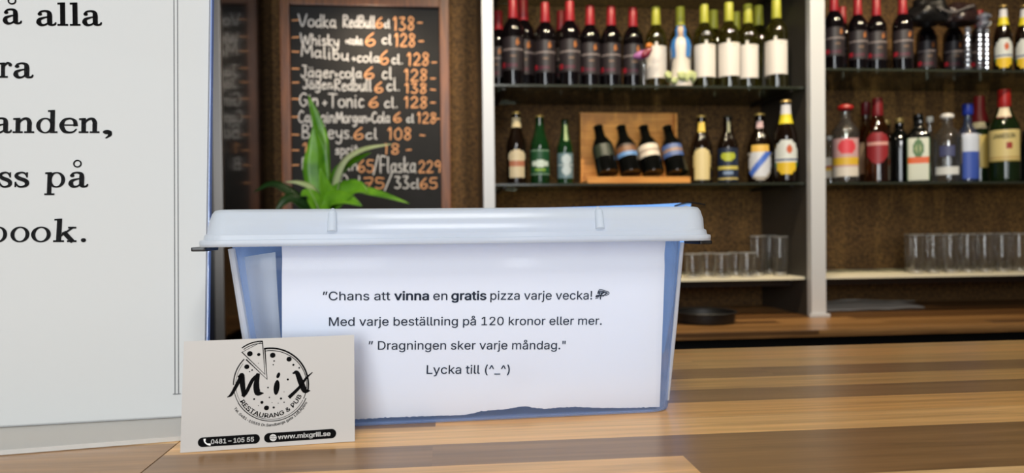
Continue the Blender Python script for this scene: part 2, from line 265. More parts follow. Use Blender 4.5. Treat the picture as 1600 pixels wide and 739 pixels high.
GLYPHS = r'''!196|67,160 63,509 132,509 128,160|98,-4 89,-4 81,-1 73,3 66,9 60,16 56,24 53,32 52,41 53,50 56,58 60,66 66,73 73,79 81,83 89,86 98,86 107,86 116,83 123,79 130,73 136,66 140,58 143,50 143,41 143,32 140,24 136,16 130,9 123,3 116,-1 107,-4
"321|78,318 70,509 136,509 128,318|193,318 185,509 250,509 243,318
&448|197,-7 173,-6 150,-2 129,4 110,12 93,22 78,34 65,47 54,62 45,78 39,96 35,114 34,133 35,149 37,163 42,177 47,189 55,201 63,213 73,224 85,235 97,245 111,256 125,267 140,279 216,335 221,339 226,343 231,347 237,352 242,357 246,363 251,369 255,375 258,382 260,389 261,397 262,405 261,417 258,427 253,437 245,445 237,452 226,457 215,460 201,461 192,460 184,459 176,456 168,453 161,449 155,444 150,438 145,431 142,424 139,416 137,408 137,399 137,389 139,380 142,372 145,363 150,355 155,346 162,337 169,327 176,317 185,307 194,296 204,284 438,0 364,0 171,231 121,293 111,306 102,319 94,331 87,344 82,357 78,370 76,384 75,398 76,415 79,430 84,445 91,458 99,470 109,481 121,491 134,499 149,505 165,510 182,513 200,513 218,513 235,510 251,505 266,499 279,491 290,482 300,471 308,459 315,447 320,433 323,419 324,404 323,393 322,382 319,372 315,362 310,352 305,342 299,333 291,325 283,317 275,308 266,301 256,293 154,217 140,206 128,195 118,185 110,174 104,164 100,154 98,143 97,131 98,119 100,108 104,97 109,87 116,78 124,70 133,63 143,57 154,53 166,49 179,47 193,46 208,47 223,50 237,54 251,59 265,66 278,75 290,84 301,95 312,108 321,121 329,136 336,151 342,168 346,186 348,205 349,224 408,224 407,201 405,180 401,161 397,144 391,128 385,115 378,103 371,92 364,83 357,75 351,68 345,62 333,47 320,34 305,23 289,14 271,7 252,1 234,-3 215,-6
(273|89,207 90,235 92,264 96,293 101,324 107,354 114,384 122,413 132,441 142,468 153,494 164,517 177,539 236,539 223,512 212,485 201,457 191,428 182,399 174,370 167,342 161,313 157,285 154,258 152,232 151,207 152,184 154,161 156,138 160,115 165,91 172,67 179,42 188,16 198,-10 209,-38 222,-66 236,-96 177,-96 156,-59 139,-21 124,16 111,55 102,93 95,131 90,169
)273|37,-96 52,-66 64,-37 76,-9 86,18 95,44 102,69 108,93 113,116 117,139 120,162 121,184 122,207 121,232 119,258 116,285 112,313 106,342 99,370 91,399 82,428 73,457 62,485 50,512 37,539 97,539 109,517 121,494 131,468 142,441 151,413 159,384 167,354 173,323 178,293 181,264 183,235 184,207 183,168 178,130 171,92 161,53 149,15 134,-22 117,-59 97,-96
,188|38,-119 68,71 137,71 84,-119
-453|337,244 337,188 114,188 114,244
.188|95,-4 86,-4 78,-1 70,3 63,9 57,16 53,24 50,32 50,41 50,50 53,59 57,66 63,73 70,79 78,83 86,86 95,87 104,86 113,83 121,79 128,73 134,66 138,59 140,50 141,41 140,32 138,24 134,16 128,9 121,3 113,-1 104,-4
0453|227,-7 199,-5 174,1 151,11 130,24 111,41 95,62 80,86 69,113 60,144 53,178 49,214 48,254 49,294 53,330 60,364 69,395 81,422 95,447 112,467 130,484 151,498 174,508 200,514 227,516 254,514 279,508 302,498 323,484 342,467 358,447 372,422 384,395 393,364 400,330 404,294 405,254 404,214 400,178 393,144 384,113 373,86 359,62 342,41 323,24 302,11 279,1 254,-5|227,50 245,51 261,56 276,63 290,74 303,87 313,103 323,122 330,144 336,168 340,194 343,223 344,254 343,285 340,314 336,341 330,365 323,387 313,405 303,422 290,435 276,446 261,453 245,458 227,460 209,458 192,453 177,446 163,435 151,422 140,405 131,387 123,365 117,341 113,314 110,285 109,254 110,223 113,194 117,168 123,144 131,122 140,103 151,87 163,74 177,63 192,56 209,51
1453|76,0 76,55 391,55 391,0|276,509 276,0 212,0 212,448 209,448 86,358 86,427 198,509
2453|64,0 64,47 234,229 248,243 261,257 272,270 282,282 291,294 299,305 305,316 311,327 315,337 318,348 320,360 320,371 319,385 317,397 313,408 308,419 301,428 293,436 283,443 273,449 262,454 250,457 237,459 224,460 209,459 196,457 184,453 172,447 162,441 153,433 145,424 139,413 134,402 130,390 128,376 127,362 66,362 67,384 71,405 77,424 86,442 98,459 111,473 126,486 143,496 162,505 182,511 203,514 225,516 247,514 268,511 288,505 306,497 323,486 337,474 350,461 361,445 370,428 376,411 380,392 381,372 380,358 378,345 375,331 371,318 365,304 357,290 347,275 336,259 322,241 306,223 288,202 267,180 153,60 153,57 389,57 389,0
4453|40,105 40,158 247,509 311,509 109,166 109,163 413,163 413,105|282,0 282,121 282,146 282,318 343,318 343,0
5453|221,-7 199,-6 178,-2 159,3 140,11 123,21 108,32 94,45 83,60 73,76 66,93 62,111 60,130 122,130 124,119 127,108 132,98 138,89 145,80 154,73 163,66 173,60 184,56 196,52 208,50 221,50 236,51 250,53 264,58 276,64 288,72 298,82 307,92 314,104 320,117 324,131 327,146 328,162 327,178 324,193 320,208 314,221 306,233 297,244 286,254 275,262 262,269 248,273 233,276 218,277 205,276 192,275 180,272 167,268 156,264 145,258 136,252 128,246 67,253 96,509 366,509 366,452 151,452 134,301 136,301 145,308 155,315 166,320 178,325 190,329 203,331 216,333 229,334 247,333 263,330 279,326 294,321 308,314 321,306 334,296 345,285 355,273 364,260 372,246 379,231 384,215 388,199 390,181 391,163 390,139 385,117 379,95 369,76 357,57 343,41 327,27 309,15 289,6 268,-1 245,-5
6453|226,-7 203,-5 182,-1 161,5 142,15 125,26 109,40 96,56 84,74 75,94 69,115 65,138 64,162 65,180 68,199 73,219 80,239 89,261 102,285 118,311 137,340 252,509 322,509 151,261 145,261 149,268 154,275 159,281 165,288 172,293 179,299 187,303 196,307 205,310 214,312 224,314 235,314 257,313 278,309 298,303 316,295 332,284 346,271 359,257 370,240 378,221 384,201 388,180 389,157 388,134 384,112 377,92 368,73 356,55 343,39 327,26 310,14 291,5 271,-2 249,-6|226,48 241,49 254,52 267,56 279,63 289,70 299,79 307,90 314,101 320,114 324,128 327,142 327,157 327,173 324,187 320,201 314,213 307,225 299,235 289,244 279,251 267,258 254,262 241,264 226,265 212,264 198,262 186,258 174,252 163,244 153,235 145,225 138,214 132,201 128,188 126,174 125,158 126,143 128,128 132,114 138,102 145,90 153,79 163,70 174,63 186,56 198,52 212,49
8453|226,-7 201,-6 178,-2 156,3 136,11 117,21 101,33 86,47 74,62 64,78 57,96 53,115 52,135 53,151 55,166 59,181 65,195 72,208 81,220 90,231 101,241 113,249 125,256 139,261 153,265 153,267 135,273 119,282 105,293 93,308 83,324 76,342 72,360 70,380 72,399 75,417 82,434 90,450 101,464 114,477 129,488 146,498 164,506 184,511 204,514 226,516 248,514 269,511 288,506 306,498 323,488 337,477 350,464 361,450 370,434 377,417 380,399 382,380 380,361 376,342 369,324 359,308 347,293 333,282 318,273 300,267 300,265 314,261 327,256 339,249 351,241 362,231 372,220 380,208 387,195 393,181 397,166 400,151 401,135 399,115 395,96 388,78 378,62 366,47 352,33 335,21 317,11 296,3 275,-2 251,-6|226,49 243,50 258,52 272,55 285,60 296,66 307,74 315,82 323,91 329,102 333,113 336,126 337,139 336,152 333,165 329,177 322,189 314,199 305,208 295,216 283,223 270,228 256,232 242,234 226,235 211,234 196,232 182,228 169,223 157,216 147,208 138,199 130,189 123,177 119,165 116,152 115,139 116,126 119,113 123,102 129,91 136,82 145,74 156,66 167,60 180,55 195,52 210,50|226,290 239,290 252,292 263,296 274,300 284,306 293,313 300,321 307,330 312,341 316,351 318,363 319,376 318,388 316,399 313,410 308,420 301,429 294,437 285,444 275,449 264,454 252,457 240,459 226,460 213,459 200,457 188,454 177,449 167,444 159,437 151,429 145,420 139,410 136,399 134,388 133,376 134,363 136,351 139,341 145,330 151,321 159,313 168,306 178,300 189,296 201,292 213,290
A480|16,0 201,509 276,509 463,0 395,0 287,302 282,317 276,334 270,352 264,372 257,394 250,420 241,447 232,478 245,478 236,447 228,419 220,393 213,371 206,351 201,333 195,317 191,302 85,0|110,142 110,199 370,199 370,142
B456|60,0 60,509 241,509 266,508 289,504 310,499 329,491 345,481 359,469 371,456 381,442 388,426 394,410 397,392 398,374 397,358 395,344 392,331 387,320 380,310 373,301 365,293 356,286 347,280 336,275 326,270 315,267 315,262 327,261 339,257 351,252 363,245 374,237 385,227 394,216 402,203 409,189 414,173 417,155 418,136 417,117 413,100 408,83 400,67 390,52 377,39 362,28 344,18 324,10 301,4 275,1 247,0|125,57 245,57 272,58 296,63 315,70 330,80 341,92 349,105 354,120 355,137 355,149 352,161 348,173 342,184 335,194 327,203 317,211 306,218 293,224 279,228 264,230 248,231 125,231|125,285 238,285 252,286 265,288 277,291 288,296 299,302 308,309 316,317 323,326 329,337 333,348 335,359 336,372 334,388 330,403 323,417 313,429 299,439 283,446 263,450 240,452 125,452
C510|267,-7 235,-5 205,1 177,11 150,25 126,42 104,63 86,88 70,115 57,146 48,179 42,215 40,254 42,293 48,329 57,362 70,393 86,421 104,445 126,466 150,484 177,498 205,508 235,514 267,516 286,515 305,513 323,509 340,504 357,498 373,490 388,481 402,471 415,460 427,447 438,433 448,418 456,402 463,385 469,367 473,348 408,348 405,361 401,373 395,384 389,395 382,404 375,413 366,421 357,428 348,435 337,440 327,445 315,449 304,452 292,454 280,455 267,456 245,454 223,450 203,443 184,432 166,419 150,403 137,385 125,364 116,340 109,314 105,285 103,254 105,223 109,194 116,168 125,145 137,123 151,105 166,89 184,76 203,66 223,59 245,54 267,53 280,53 292,55 304,57 315,60 327,64 337,69 348,74 357,81 366,88 375,96 382,105 389,114 395,125 401,136 405,148 408,160 473,160 469,142 463,124 457,107 448,91 438,76 428,62 416,49 402,38 388,28 373,19 357,11 341,5 323,0 305,-4 286,-6
D502|219,0 96,0 96,57 215,57 244,58 272,63 296,70 318,81 337,94 354,110 368,128 379,149 388,172 394,198 398,226 399,255 398,285 394,312 388,337 379,361 368,381 354,399 338,415 320,428 299,438 275,446 249,450 221,452 93,452 93,509 225,509 261,507 294,501 325,492 353,478 377,461 399,441 418,418 433,391 446,361 455,329 460,293 462,255 460,217 455,181 446,149 433,119 417,92 398,68 376,48 351,31 322,17 291,8 256,2|125,509 125,0 60,0 60,509
E419|60,0 60,509 372,509 372,452 125,452 125,286 355,286 355,229 125,229 125,57 375,57 375,0
G520|269,-7 236,-5 205,1 176,11 149,25 125,43 104,64 85,88 69,116 57,146 47,179 42,215 40,254 42,293 47,329 57,362 69,393 85,421 103,445 125,466 149,484 175,498 203,508 233,514 265,516 285,515 304,513 322,509 340,504 358,497 374,489 389,480 403,469 416,458 429,445 439,431 449,416 458,401 465,384 470,367 474,349 408,349 404,361 399,372 393,383 387,393 380,403 373,411 365,420 356,427 347,434 337,439 326,444 315,448 304,452 291,454 279,455 265,456 243,454 222,450 202,443 183,432 166,419 150,404 137,385 125,364 116,340 109,314 105,285 103,254 105,223 109,194 116,168 125,145 137,124 151,105 166,90 184,76 203,66 224,59 246,54 269,53 290,54 309,57 328,63 345,71 360,81 374,93 386,107 396,123 404,141 410,160 414,180 415,202 434,199 283,199 283,256 478,256 478,200 476,170 471,141 463,115 451,91 436,69 419,50 399,33 377,19 352,8 326,0 298,-5
J396|185,-7 153,-4 124,3 98,15 75,33 57,55 44,81 36,111 33,145 33,173 98,173 98,145 99,123 104,104 111,88 122,74 134,64 149,56 166,51 185,50 204,51 220,56 235,64 248,74 258,88 266,104 270,123 272,145 272,509 336,509 336,145 334,111 326,81 313,55 294,33 271,15 246,3 217,-4
L393|60,0 60,509 125,509 125,57 361,57 361,0
M628|60,0 60,509 152,509 277,187 280,181 282,174 285,167 287,159 290,150 293,141 296,132 299,123 302,113 305,103 308,93 311,84 314,74 317,65 319,57 322,49 307,49 310,57 312,65 315,73 318,83 321,92 324,102 327,111 330,121 333,131 336,140 339,149 342,158 345,167 348,174 350,181 352,187 476,509 568,509 568,0 504,0 504,291 504,299 504,308 504,317 504,327 505,337 505,347 505,358 505,369 506,413 506,424 507,435 507,446 507,457 513,457 509,445 505,433 502,421 498,409 494,397 490,386 486,374 482,363 478,352 474,341 471,331 467,322 464,313 461,305 458,297 456,291 342,0 286,0 170,291 168,297 165,304 162,312 159,321 156,330 152,340 149,350 145,361 141,372 137,384 133,396 129,408 125,420 121,432 116,445 112,457 119,457 119,447 119,437 120,427 120,416 120,405 120,394 121,383 121,372 122,328 122,318 122,309 122,300 122,291 122,0
N523|60,0 60,509 136,509 343,183 347,176 352,169 357,160 363,151 369,141 375,130 381,119 388,107 394,94 401,82 407,68 414,55 405,54 403,68 402,81 401,95 401,108 400,121 400,134 399,146 399,157 399,168 399,178 399,187 399,195 399,509 463,509 463,0 387,0 202,290 196,300 190,310 184,320 177,331 171,342 164,354 156,367 148,381 139,396 130,413 119,432 108,452 119,454 120,435 121,417 122,400 122,384 123,368 123,354 124,340 124,328 125,317 125,307 125,298 125,291 125,0
O533|267,-7 235,-5 205,1 177,11 150,25 126,42 105,63 86,88 70,115 57,146 48,179 42,215 40,254 42,293 48,329 57,362 70,393 86,421 105,445 126,466 150,484 177,498 205,508 235,514 267,516 299,514 329,508 357,498 384,484 408,466 429,445 448,421 464,393 477,362 486,329 491,293 493,254 491,215 486,179 477,146 464,115 448,88 429,63 408,42 384,25 357,11 329,1 299,-5|267,53 289,54 310,59 330,66 349,76 367,89 383,105 396,123 408,144 418,168 425,194 429,223 430,254 429,286 425,314 418,341 408,365 396,386 383,404 367,420 349,433 330,443 310,450 289,454 267,456 245,454 223,450 203,443 184,433 167,420 151,404 137,385 125,364 116,340 109,314 105,285 103,254 105,223 109,194 116,168 125,144 137,123 151,105 167,89 184,76 203,66 223,59 245,54
P445|60,0 60,509 235,509 263,507 289,503 312,497 332,487 350,476 366,462 379,447 390,430 398,411 404,391 407,370 409,348 407,325 404,304 398,284 390,265 379,248 366,233 350,219 332,207 312,198 289,191 263,187 235,186 109,186 109,242 233,242 252,243 269,246 284,250 297,256 308,264 318,272 327,282 333,294 338,306 342,319 344,333 344,348 344,362 342,376 338,389 333,402 326,413 318,423 308,431 297,439 284,444 268,449 251,451 232,452 125,452 125,0
R449|60,0 60,509 236,509 264,507 290,504 313,497 333,489 351,478 367,465 380,450 390,433 399,415 405,395 408,374 409,352 408,330 405,309 399,290 390,271 380,255 367,240 351,228 333,217 312,209 289,203 264,199 236,198 96,198 96,255 234,255 252,256 269,258 284,262 298,267 309,273 319,281 327,290 334,300 339,312 342,324 344,338 345,352 344,367 342,380 339,393 334,405 327,415 319,425 309,433 298,440 284,445 269,449 252,451 233,452 125,452 125,0|353,0 230,229 303,229 428,0
S447|224,-9 197,-8 172,-4 149,1 128,9 108,19 91,31 76,45 64,60 54,77 46,96 41,115 38,137 104,137 107,123 110,110 116,98 123,88 132,79 142,71 154,64 166,59 180,55 194,52 209,50 224,49 241,50 257,52 272,55 286,60 299,66 311,74 321,82 329,92 336,102 341,114 345,126 346,139 345,151 342,161 338,171 332,179 325,186 316,193 307,199 296,205 284,209 272,214 259,218 245,222 184,239 154,249 128,260 105,274 86,289 71,307 60,326 54,348 52,372 53,393 58,413 65,431 75,448 87,463 102,476 119,488 138,498 158,506 180,511 203,514 227,516 252,514 275,511 296,505 316,498 334,488 351,476 365,463 377,449 387,433 394,415 399,397 401,378 337,378 334,396 326,412 316,426 302,437 286,447 267,453 247,457 225,459 209,458 194,456 180,452 167,448 156,442 145,435 136,427 129,418 123,409 118,398 116,387 115,376 116,363 119,352 124,342 131,334 139,326 148,319 158,313 169,308 180,304 191,300 202,296 212,293 264,279 276,276 287,272 299,268 312,264 324,258 336,252 347,245 359,238 369,229 379,220 387,209 395,198 401,185 405,171 407,155 408,139 407,118 403,99 396,81 386,64 374,48 360,34 343,21 323,11 302,2 278,-4 252,-8
T449|32,452 32,509 417,509 417,452 257,452 257,0 193,0 193,452
U517|259,-8 230,-7 203,-2 177,5 154,15 133,28 114,43 98,60 85,80 74,101 66,124 62,148 60,173 60,509 124,509 124,178 125,160 128,144 133,128 141,113 150,99 160,87 173,77 187,68 203,61 220,56 239,53 259,52 279,53 298,56 315,61 331,68 345,77 357,87 368,99 377,113 384,128 389,144 392,160 393,178 393,509 457,509 457,173 456,148 451,124 443,101 433,80 419,60 403,43 384,28 363,15 340,5 315,-2 288,-7
^327|27,278 129,493 197,493 300,278 240,278 164,449 88,278
_319|319,0 319,-56 0,-56 0,0
a389|160,-9 142,-8 126,-5 110,-1 94,5 80,12 68,22 57,32 48,45 40,58 35,73 31,90 30,108 31,123 34,138 38,150 43,161 50,171 58,179 67,187 78,193 89,199 100,203 112,207 125,211 138,213 152,216 165,218 178,220 194,222 209,224 222,225 234,227 244,228 252,230 259,232 265,235 270,238 273,243 275,248 276,255 276,257 275,268 273,279 271,288 267,297 262,304 256,311 248,317 240,322 230,326 220,329 208,330 196,331 183,330 171,329 159,326 149,322 140,318 132,313 124,307 118,301 112,294 107,288 103,281 100,274 41,291 48,308 57,322 67,335 79,346 91,355 104,364 118,370 133,375 148,379 163,382 179,384 194,384 204,384 215,383 227,382 239,379 251,376 263,372 275,367 286,360 296,353 306,343 315,333 322,320 329,306 333,290 336,272 337,251 337,0 277,0 277,52 272,52 269,45 264,38 258,32 252,25 244,18 236,12 226,6 215,1 203,-3 190,-6 176,-8|170,45 187,46 202,49 216,53 228,59 239,66 248,74 257,83 263,93 269,104 272,115 275,126 276,138 276,190 273,188 270,186 265,184 259,182 253,180 246,179 239,177 231,176 223,175 216,173 208,172 200,171 193,170 186,169 181,169 175,168 165,166 154,164 144,162 134,159 125,155 117,150 110,145 103,139 98,132 95,124 93,115 92,105 92,95 94,87 98,79 102,72 107,66 114,61 121,56 130,52 139,49 149,47 159,46
b424|229,-8 213,-7 198,-5 184,-1 172,4 162,10 153,17 145,24 138,31 132,39 127,46 122,53 118,59 112,59 112,0 53,0 53,509 114,509 114,319 118,319 122,325 127,331 132,338 137,346 144,353 152,360 161,367 171,373 183,378 197,381 212,384 229,384 252,383 274,378 294,371 313,361 330,347 345,332 359,313 370,293 379,270 385,245 389,218 390,189 389,160 385,133 379,108 370,84 359,64 346,45 330,29 313,16 294,5 274,-2 252,-7|220,47 237,48 253,51 267,57 279,66 291,76 301,88 309,101 316,117 321,133 325,151 327,170 328,189 327,209 325,227 321,245 316,261 309,276 301,290 291,301 280,311 267,319 253,325 237,329 220,330 203,329 188,325 174,320 161,312 150,302 140,291 132,278 125,263 120,247 116,229 113,210 113,189 113,169 116,150 120,132 125,115 132,100 140,86 150,75 162,65 174,57 188,51 204,48
c396|207,-8 182,-7 159,-2 137,6 117,16 98,30 82,46 68,64 56,85 46,108 40,133 36,159 34,187 36,216 40,243 46,268 56,291 68,312 82,330 98,346 117,360 137,371 159,378 182,383 207,384 221,384 234,383 247,380 260,377 272,373 284,368 295,362 305,356 315,349 324,341 332,332 340,322 347,312 353,301 358,289 362,277 303,262 301,269 298,276 294,283 290,289 286,295 281,301 276,306 270,311 264,315 257,319 250,322 242,325 234,327 226,329 217,329 207,330 189,329 173,325 158,319 145,310 134,300 124,287 115,274 108,258 103,242 99,224 97,206 96,187 97,169 99,151 103,134 108,117 115,102 124,89 134,76 145,66 158,57 173,51 189,48 207,46 217,47 226,48 234,49 243,52 250,54 258,58 264,62 271,66 277,71 282,76 287,82 292,89 296,95 299,102 302,110 304,117 363,102 359,90 354,78 348,67 341,56 334,46 325,37 316,29 306,21 296,15 285,9 273,4 261,-1 248,-4 235,-6 221,-8
d424|195,-8 172,-7 151,-2 130,5 111,16 94,29 79,45 66,64 55,84 46,108 39,133 35,160 34,189 35,218 39,245 46,270 55,293 66,313 79,332 95,347 112,361 131,371 151,378 173,383 196,384 213,384 228,381 241,378 253,373 263,367 272,360 280,353 287,346 293,338 298,331 303,325 306,319 311,319 311,509 372,509 372,0 313,0 313,59 307,59 303,53 298,46 293,39 287,31 280,24 272,17 263,10 252,4 241,-1 227,-5 212,-7|205,47 221,48 236,51 250,57 263,65 274,75 284,86 293,100 299,115 305,132 309,150 311,169 312,189 311,210 309,229 305,247 300,263 293,278 284,291 275,302 263,312 251,320 237,325 221,329 205,330 187,329 172,325 157,319 145,311 133,301 124,290 115,276 108,261 103,245 99,227 97,209 96,189 97,170 99,151 103,133 109,117 115,101 124,88 134,76 145,66 158,57 172,51 188,48
e404|212,-8 185,-7 161,-2 138,6 117,16 98,30 82,46 68,64 56,85 46,108 40,132 35,159 34,187 35,215 39,242 46,267 55,290 67,311 81,329 97,346 115,359 135,370 157,378 180,383 205,384 221,384 236,382 251,379 266,374 280,368 294,361 307,351 319,341 331,329 341,315 350,299 357,282 363,263 368,242 370,219 371,194 371,169 75,169 75,221 338,221 310,202 309,220 307,237 303,254 298,269 291,282 283,294 273,305 263,314 250,321 237,326 222,329 205,330 189,329 173,326 159,321 146,313 135,304 125,294 116,282 109,270 103,256 99,241 97,226 96,211 96,178 97,157 100,139 104,122 110,106 118,92 128,80 139,70 151,61 165,55 179,50 195,47 212,46 224,47 234,48 244,50 254,53 263,56 271,61 278,66 285,73 292,80 297,88 302,96 306,105 365,91 360,77 353,63 345,51 335,39 324,29 311,19 298,11 283,4 266,-1 249,-5 231,-7
g425|207,-151 187,-150 168,-148 150,-144 134,-140 119,-134 105,-127 93,-119 82,-110 73,-101 64,-91 57,-80 51,-69 101,-41 106,-47 110,-53 116,-59 122,-66 128,-72 136,-78 145,-83 154,-88 165,-92 178,-95 192,-97 207,-97 229,-96 249,-92 267,-85 282,-75 295,-62 304,-47 310,-28 311,-6 311,68 306,68 302,62 298,56 293,49 287,41 280,34 272,28 263,21 252,16 241,11 227,8 212,5 195,5 173,6 152,10 132,17 113,27 95,39 80,53 67,71 55,90 46,112 39,136 35,163 34,191 35,220 39,246 46,271 55,293 66,314 80,332 95,347 112,361 131,371 152,378 173,383 196,384 213,384 228,382 242,378 253,373 264,367 273,360 281,353 288,346 294,338 299,331 304,325 308,319 313,319 313,379 372,379 372,-9 371,-32 367,-54 360,-73 350,-90 338,-104 324,-117 308,-127 291,-136 271,-142 251,-147 229,-150|205,59 222,60 237,63 251,68 264,75 275,84 285,95 293,107 300,121 305,137 309,154 312,172 312,193 312,212 309,231 305,248 300,264 293,278 285,291 275,303 264,312 251,320 237,325 222,329 205,330 188,329 172,325 158,320 145,312 134,302 124,290 115,277 109,262 103,246 99,229 97,212 96,193 97,173 99,155 103,138 109,123 116,108 124,96 134,85 145,76 158,68 172,63 188,60
h410|114,227 114,0 53,0 53,509 114,509 114,287 102,287 112,312 124,332 137,349 152,362 169,372 187,379 207,383 227,384 246,383 264,380 280,376 295,369 309,360 321,349 332,336 341,321 348,304 353,285 356,264 357,240 357,0 296,0 296,235 295,256 290,275 283,291 273,304 260,315 246,323 229,328 210,329 197,328 184,326 172,322 161,317 150,311 141,303 133,293 126,283 121,271 117,257 114,243
i167|53,0 53,379 114,379 114,0|84,443 75,444 67,446 60,449 54,455 48,461 44,468 42,475 41,483 42,491 44,499 48,506 54,512 60,517 67,521 75,523 84,524 92,523 100,521 107,517 114,512 119,506 123,499 126,491 126,483 126,475 123,468 119,461 114,455 107,449 100,446 92,444
j167|53,379 114,379 114,-30 113,-47 111,-63 107,-77 102,-90 95,-102 86,-113 76,-122 65,-129 52,-135 37,-139 21,-142 4,-143 -10,-143 -10,-87 2,-87 14,-86 25,-83 34,-78 40,-72 46,-64 50,-54 52,-42 53,-29|83,443 75,444 67,446 60,449 53,455 48,461 44,468 42,475 41,483 42,491 44,499 48,506 53,512 60,517 67,521 75,523 83,524 92,523 100,521 107,517 114,512 119,506 123,499 125,491 126,483 125,475 123,468 119,461 114,455 107,449 100,446 92,444
k381|110,137 110,212 121,212 284,379 360,379 184,199 177,199|53,0 53,509 114,509 114,0|294,0 148,186 191,229 372,0
l189|139,-2 119,-1 101,3 86,10 74,20 65,33 58,47 54,65 53,84 53,509 114,509 114,99 114,87 115,77 117,68 120,62 124,58 130,54 137,53 146,52 150,52 154,52 158,52 160,53 163,53 165,53 167,54 170,54 181,3 176,2 172,1 167,0 162,-1 156,-2 151,-2 145,-2
m610|53,0 53,379 112,379 112,295 108,295 112,310 118,323 125,335 132,346 141,355 151,363 161,370 172,376 183,380 195,384 207,386 219,386 239,385 257,380 273,372 287,361 299,347 309,331 316,314 321,295 312,295 317,308 322,321 329,332 337,343 347,353 357,361 368,369 381,375 394,380 407,383 422,385 437,386 453,385 468,383 483,378 497,372 510,364 522,354 532,342 541,328 548,313 553,296 556,276 557,255 557,0 496,0 496,254 494,273 490,289 483,302 473,313 460,321 447,326 433,329 419,330 406,330 395,328 384,324 374,320 365,314 358,307 351,299 345,290 341,280 338,270 336,259 335,247 335,0 274,0 274,260 273,275 269,288 262,301 253,311 242,320 229,326 215,329 199,330 188,330 178,328 168,325 158,320 148,314 140,307 132,299 126,289 121,278 117,266 114,253 114,238 114,0
n410|114,227 114,0 53,0 53,379 112,379 112,287 102,287 112,312 124,332 137,349 152,362 169,372 187,379 207,383 227,384 246,383 264,380 280,376 295,369 309,360 321,349 332,336 341,321 348,304 353,285 356,264 357,240 357,0 296,0 296,235 295,256 290,275 283,291 273,304 260,315 246,323 229,328 210,329 197,328 184,326 172,322 161,317 150,311 141,303 133,293 126,283 121,271 117,257 114,243
o415|207,-8 182,-7 159,-2 137,6 117,16 98,30 82,46 68,64 56,85 46,108 40,133 36,159 34,187 36,216 40,243 46,268 56,291 68,312 82,330 98,346 117,360 137,371 159,378 182,383 207,384 233,383 256,378 278,371 299,360 317,346 333,330 347,312 359,291 369,268 376,243 380,216 381,187 380,159 376,133 369,108 359,85 347,64 333,46 317,30 299,16 278,6 256,-2 233,-7|207,46 226,48 242,51 257,57 270,66 282,76 292,89 300,102 307,117 312,134 316,151 318,169 319,187 318,206 316,224 312,242 307,258 300,274 292,287 282,300 270,310 257,319 242,325 226,329 207,330 189,329 173,325 158,319 145,310 134,300 124,287 115,274 108,258 103,242 99,224 97,206 96,187 97,169 99,151 103,134 108,117 115,102 124,89 134,76 145,66 158,57 173,51 189,48
p424|53,-143 53,379 112,379 112,319 118,319 122,325 126,331 131,338 137,346 144,353 152,360 161,367 171,373 183,378 197,381 212,384 229,384 252,383 274,378 294,371 313,361 330,347 345,332 359,313 370,293 379,270 385,245 389,218 390,189 389,160 385,133 379,108 370,84 359,64 346,45 330,29 313,16 294,5 274,-2 252,-7 229,-8 213,-7 198,-5 184,-1 173,4 162,10 153,17 145,24 138,31 132,39 127,46 122,53 118,59 114,59 114,-143|220,47 237,48 253,51 267,57 279,66 291,76 301,88 309,101 316,117 321,133 325,151 327,170 328,189 327,209 325,227 321,245 316,261 309,276 301,290 291,301 280,311 267,319 253,325 237,329 220,330 203,329 188,325 174,320 161,312 150,302 140,291 132,278 125,263 120,247 116,229 113,210 113,189 113,169 116,150 120,132 125,115 132,100 140,86 150,75 162,65 174,57 188,51 204,48
r259|53,0 53,379 112,379 112,321 115,321 122,335 130,347 140,358 152,367 166,375 181,380 196,384 213,385 217,385 221,385 225,385 229,384 243,384 243,322 242,323 239,323 235,324 230,324 224,325 219,325 213,326 207,326 194,325 182,323 170,319 159,315 149,309 140,301 132,293 126,284 121,273 117,262 114,250 114,237 114,0
s365|182,-8 163,-7 145,-5 128,-2 112,3 98,10 84,18 72,27 62,38 53,50 45,63 40,78 36,94 94,107 99,92 105,79 114,69 124,60 136,54 150,49 165,46 181,45 200,46 217,50 232,55 244,62 255,71 262,81 267,91 268,103 267,112 265,121 260,129 254,136 246,142 237,147 225,151 212,155 149,170 125,177 104,186 87,196 72,208 61,222 53,237 48,255 47,274 48,290 51,305 57,319 65,332 75,343 87,354 100,363 115,370 131,377 149,381 167,384 187,384 206,384 223,381 239,378 254,372 267,366 279,358 290,349 299,339 307,328 314,316 319,303 324,290 268,277 264,288 258,298 251,307 243,316 232,323 219,328 205,331 187,333 171,332 156,329 143,324 131,317 121,308 114,299 110,289 109,277 110,267 112,258 117,250 124,243 133,237 144,232 157,227 172,223 229,209 254,202 275,194 292,183 306,171 317,158 325,142 330,125 331,107 330,90 326,75 321,61 312,47 302,35 290,24 276,15 260,6 242,0 223,-5 203,-7
t227|204,379 204,327 6,327 6,379|65,471 126,471 126,98 127,86 128,76 132,68 136,61 142,56 150,53 159,51 170,50 173,50 177,50 181,51 185,51 190,52 194,52 198,53 202,54 213,2 208,0 203,-1 198,-2 192,-3 186,-3 180,-4 174,-4 168,-4 145,-3 125,2 107,10 92,21 80,35 72,52 67,71 65,93
v389|163,0 17,379 84,379 165,155 171,138 177,121 182,104 187,87 191,70 196,53 201,37 206,21 184,21 189,37 194,53 198,70 203,87 207,104 213,121 218,138 224,155 305,379 371,379 226,0
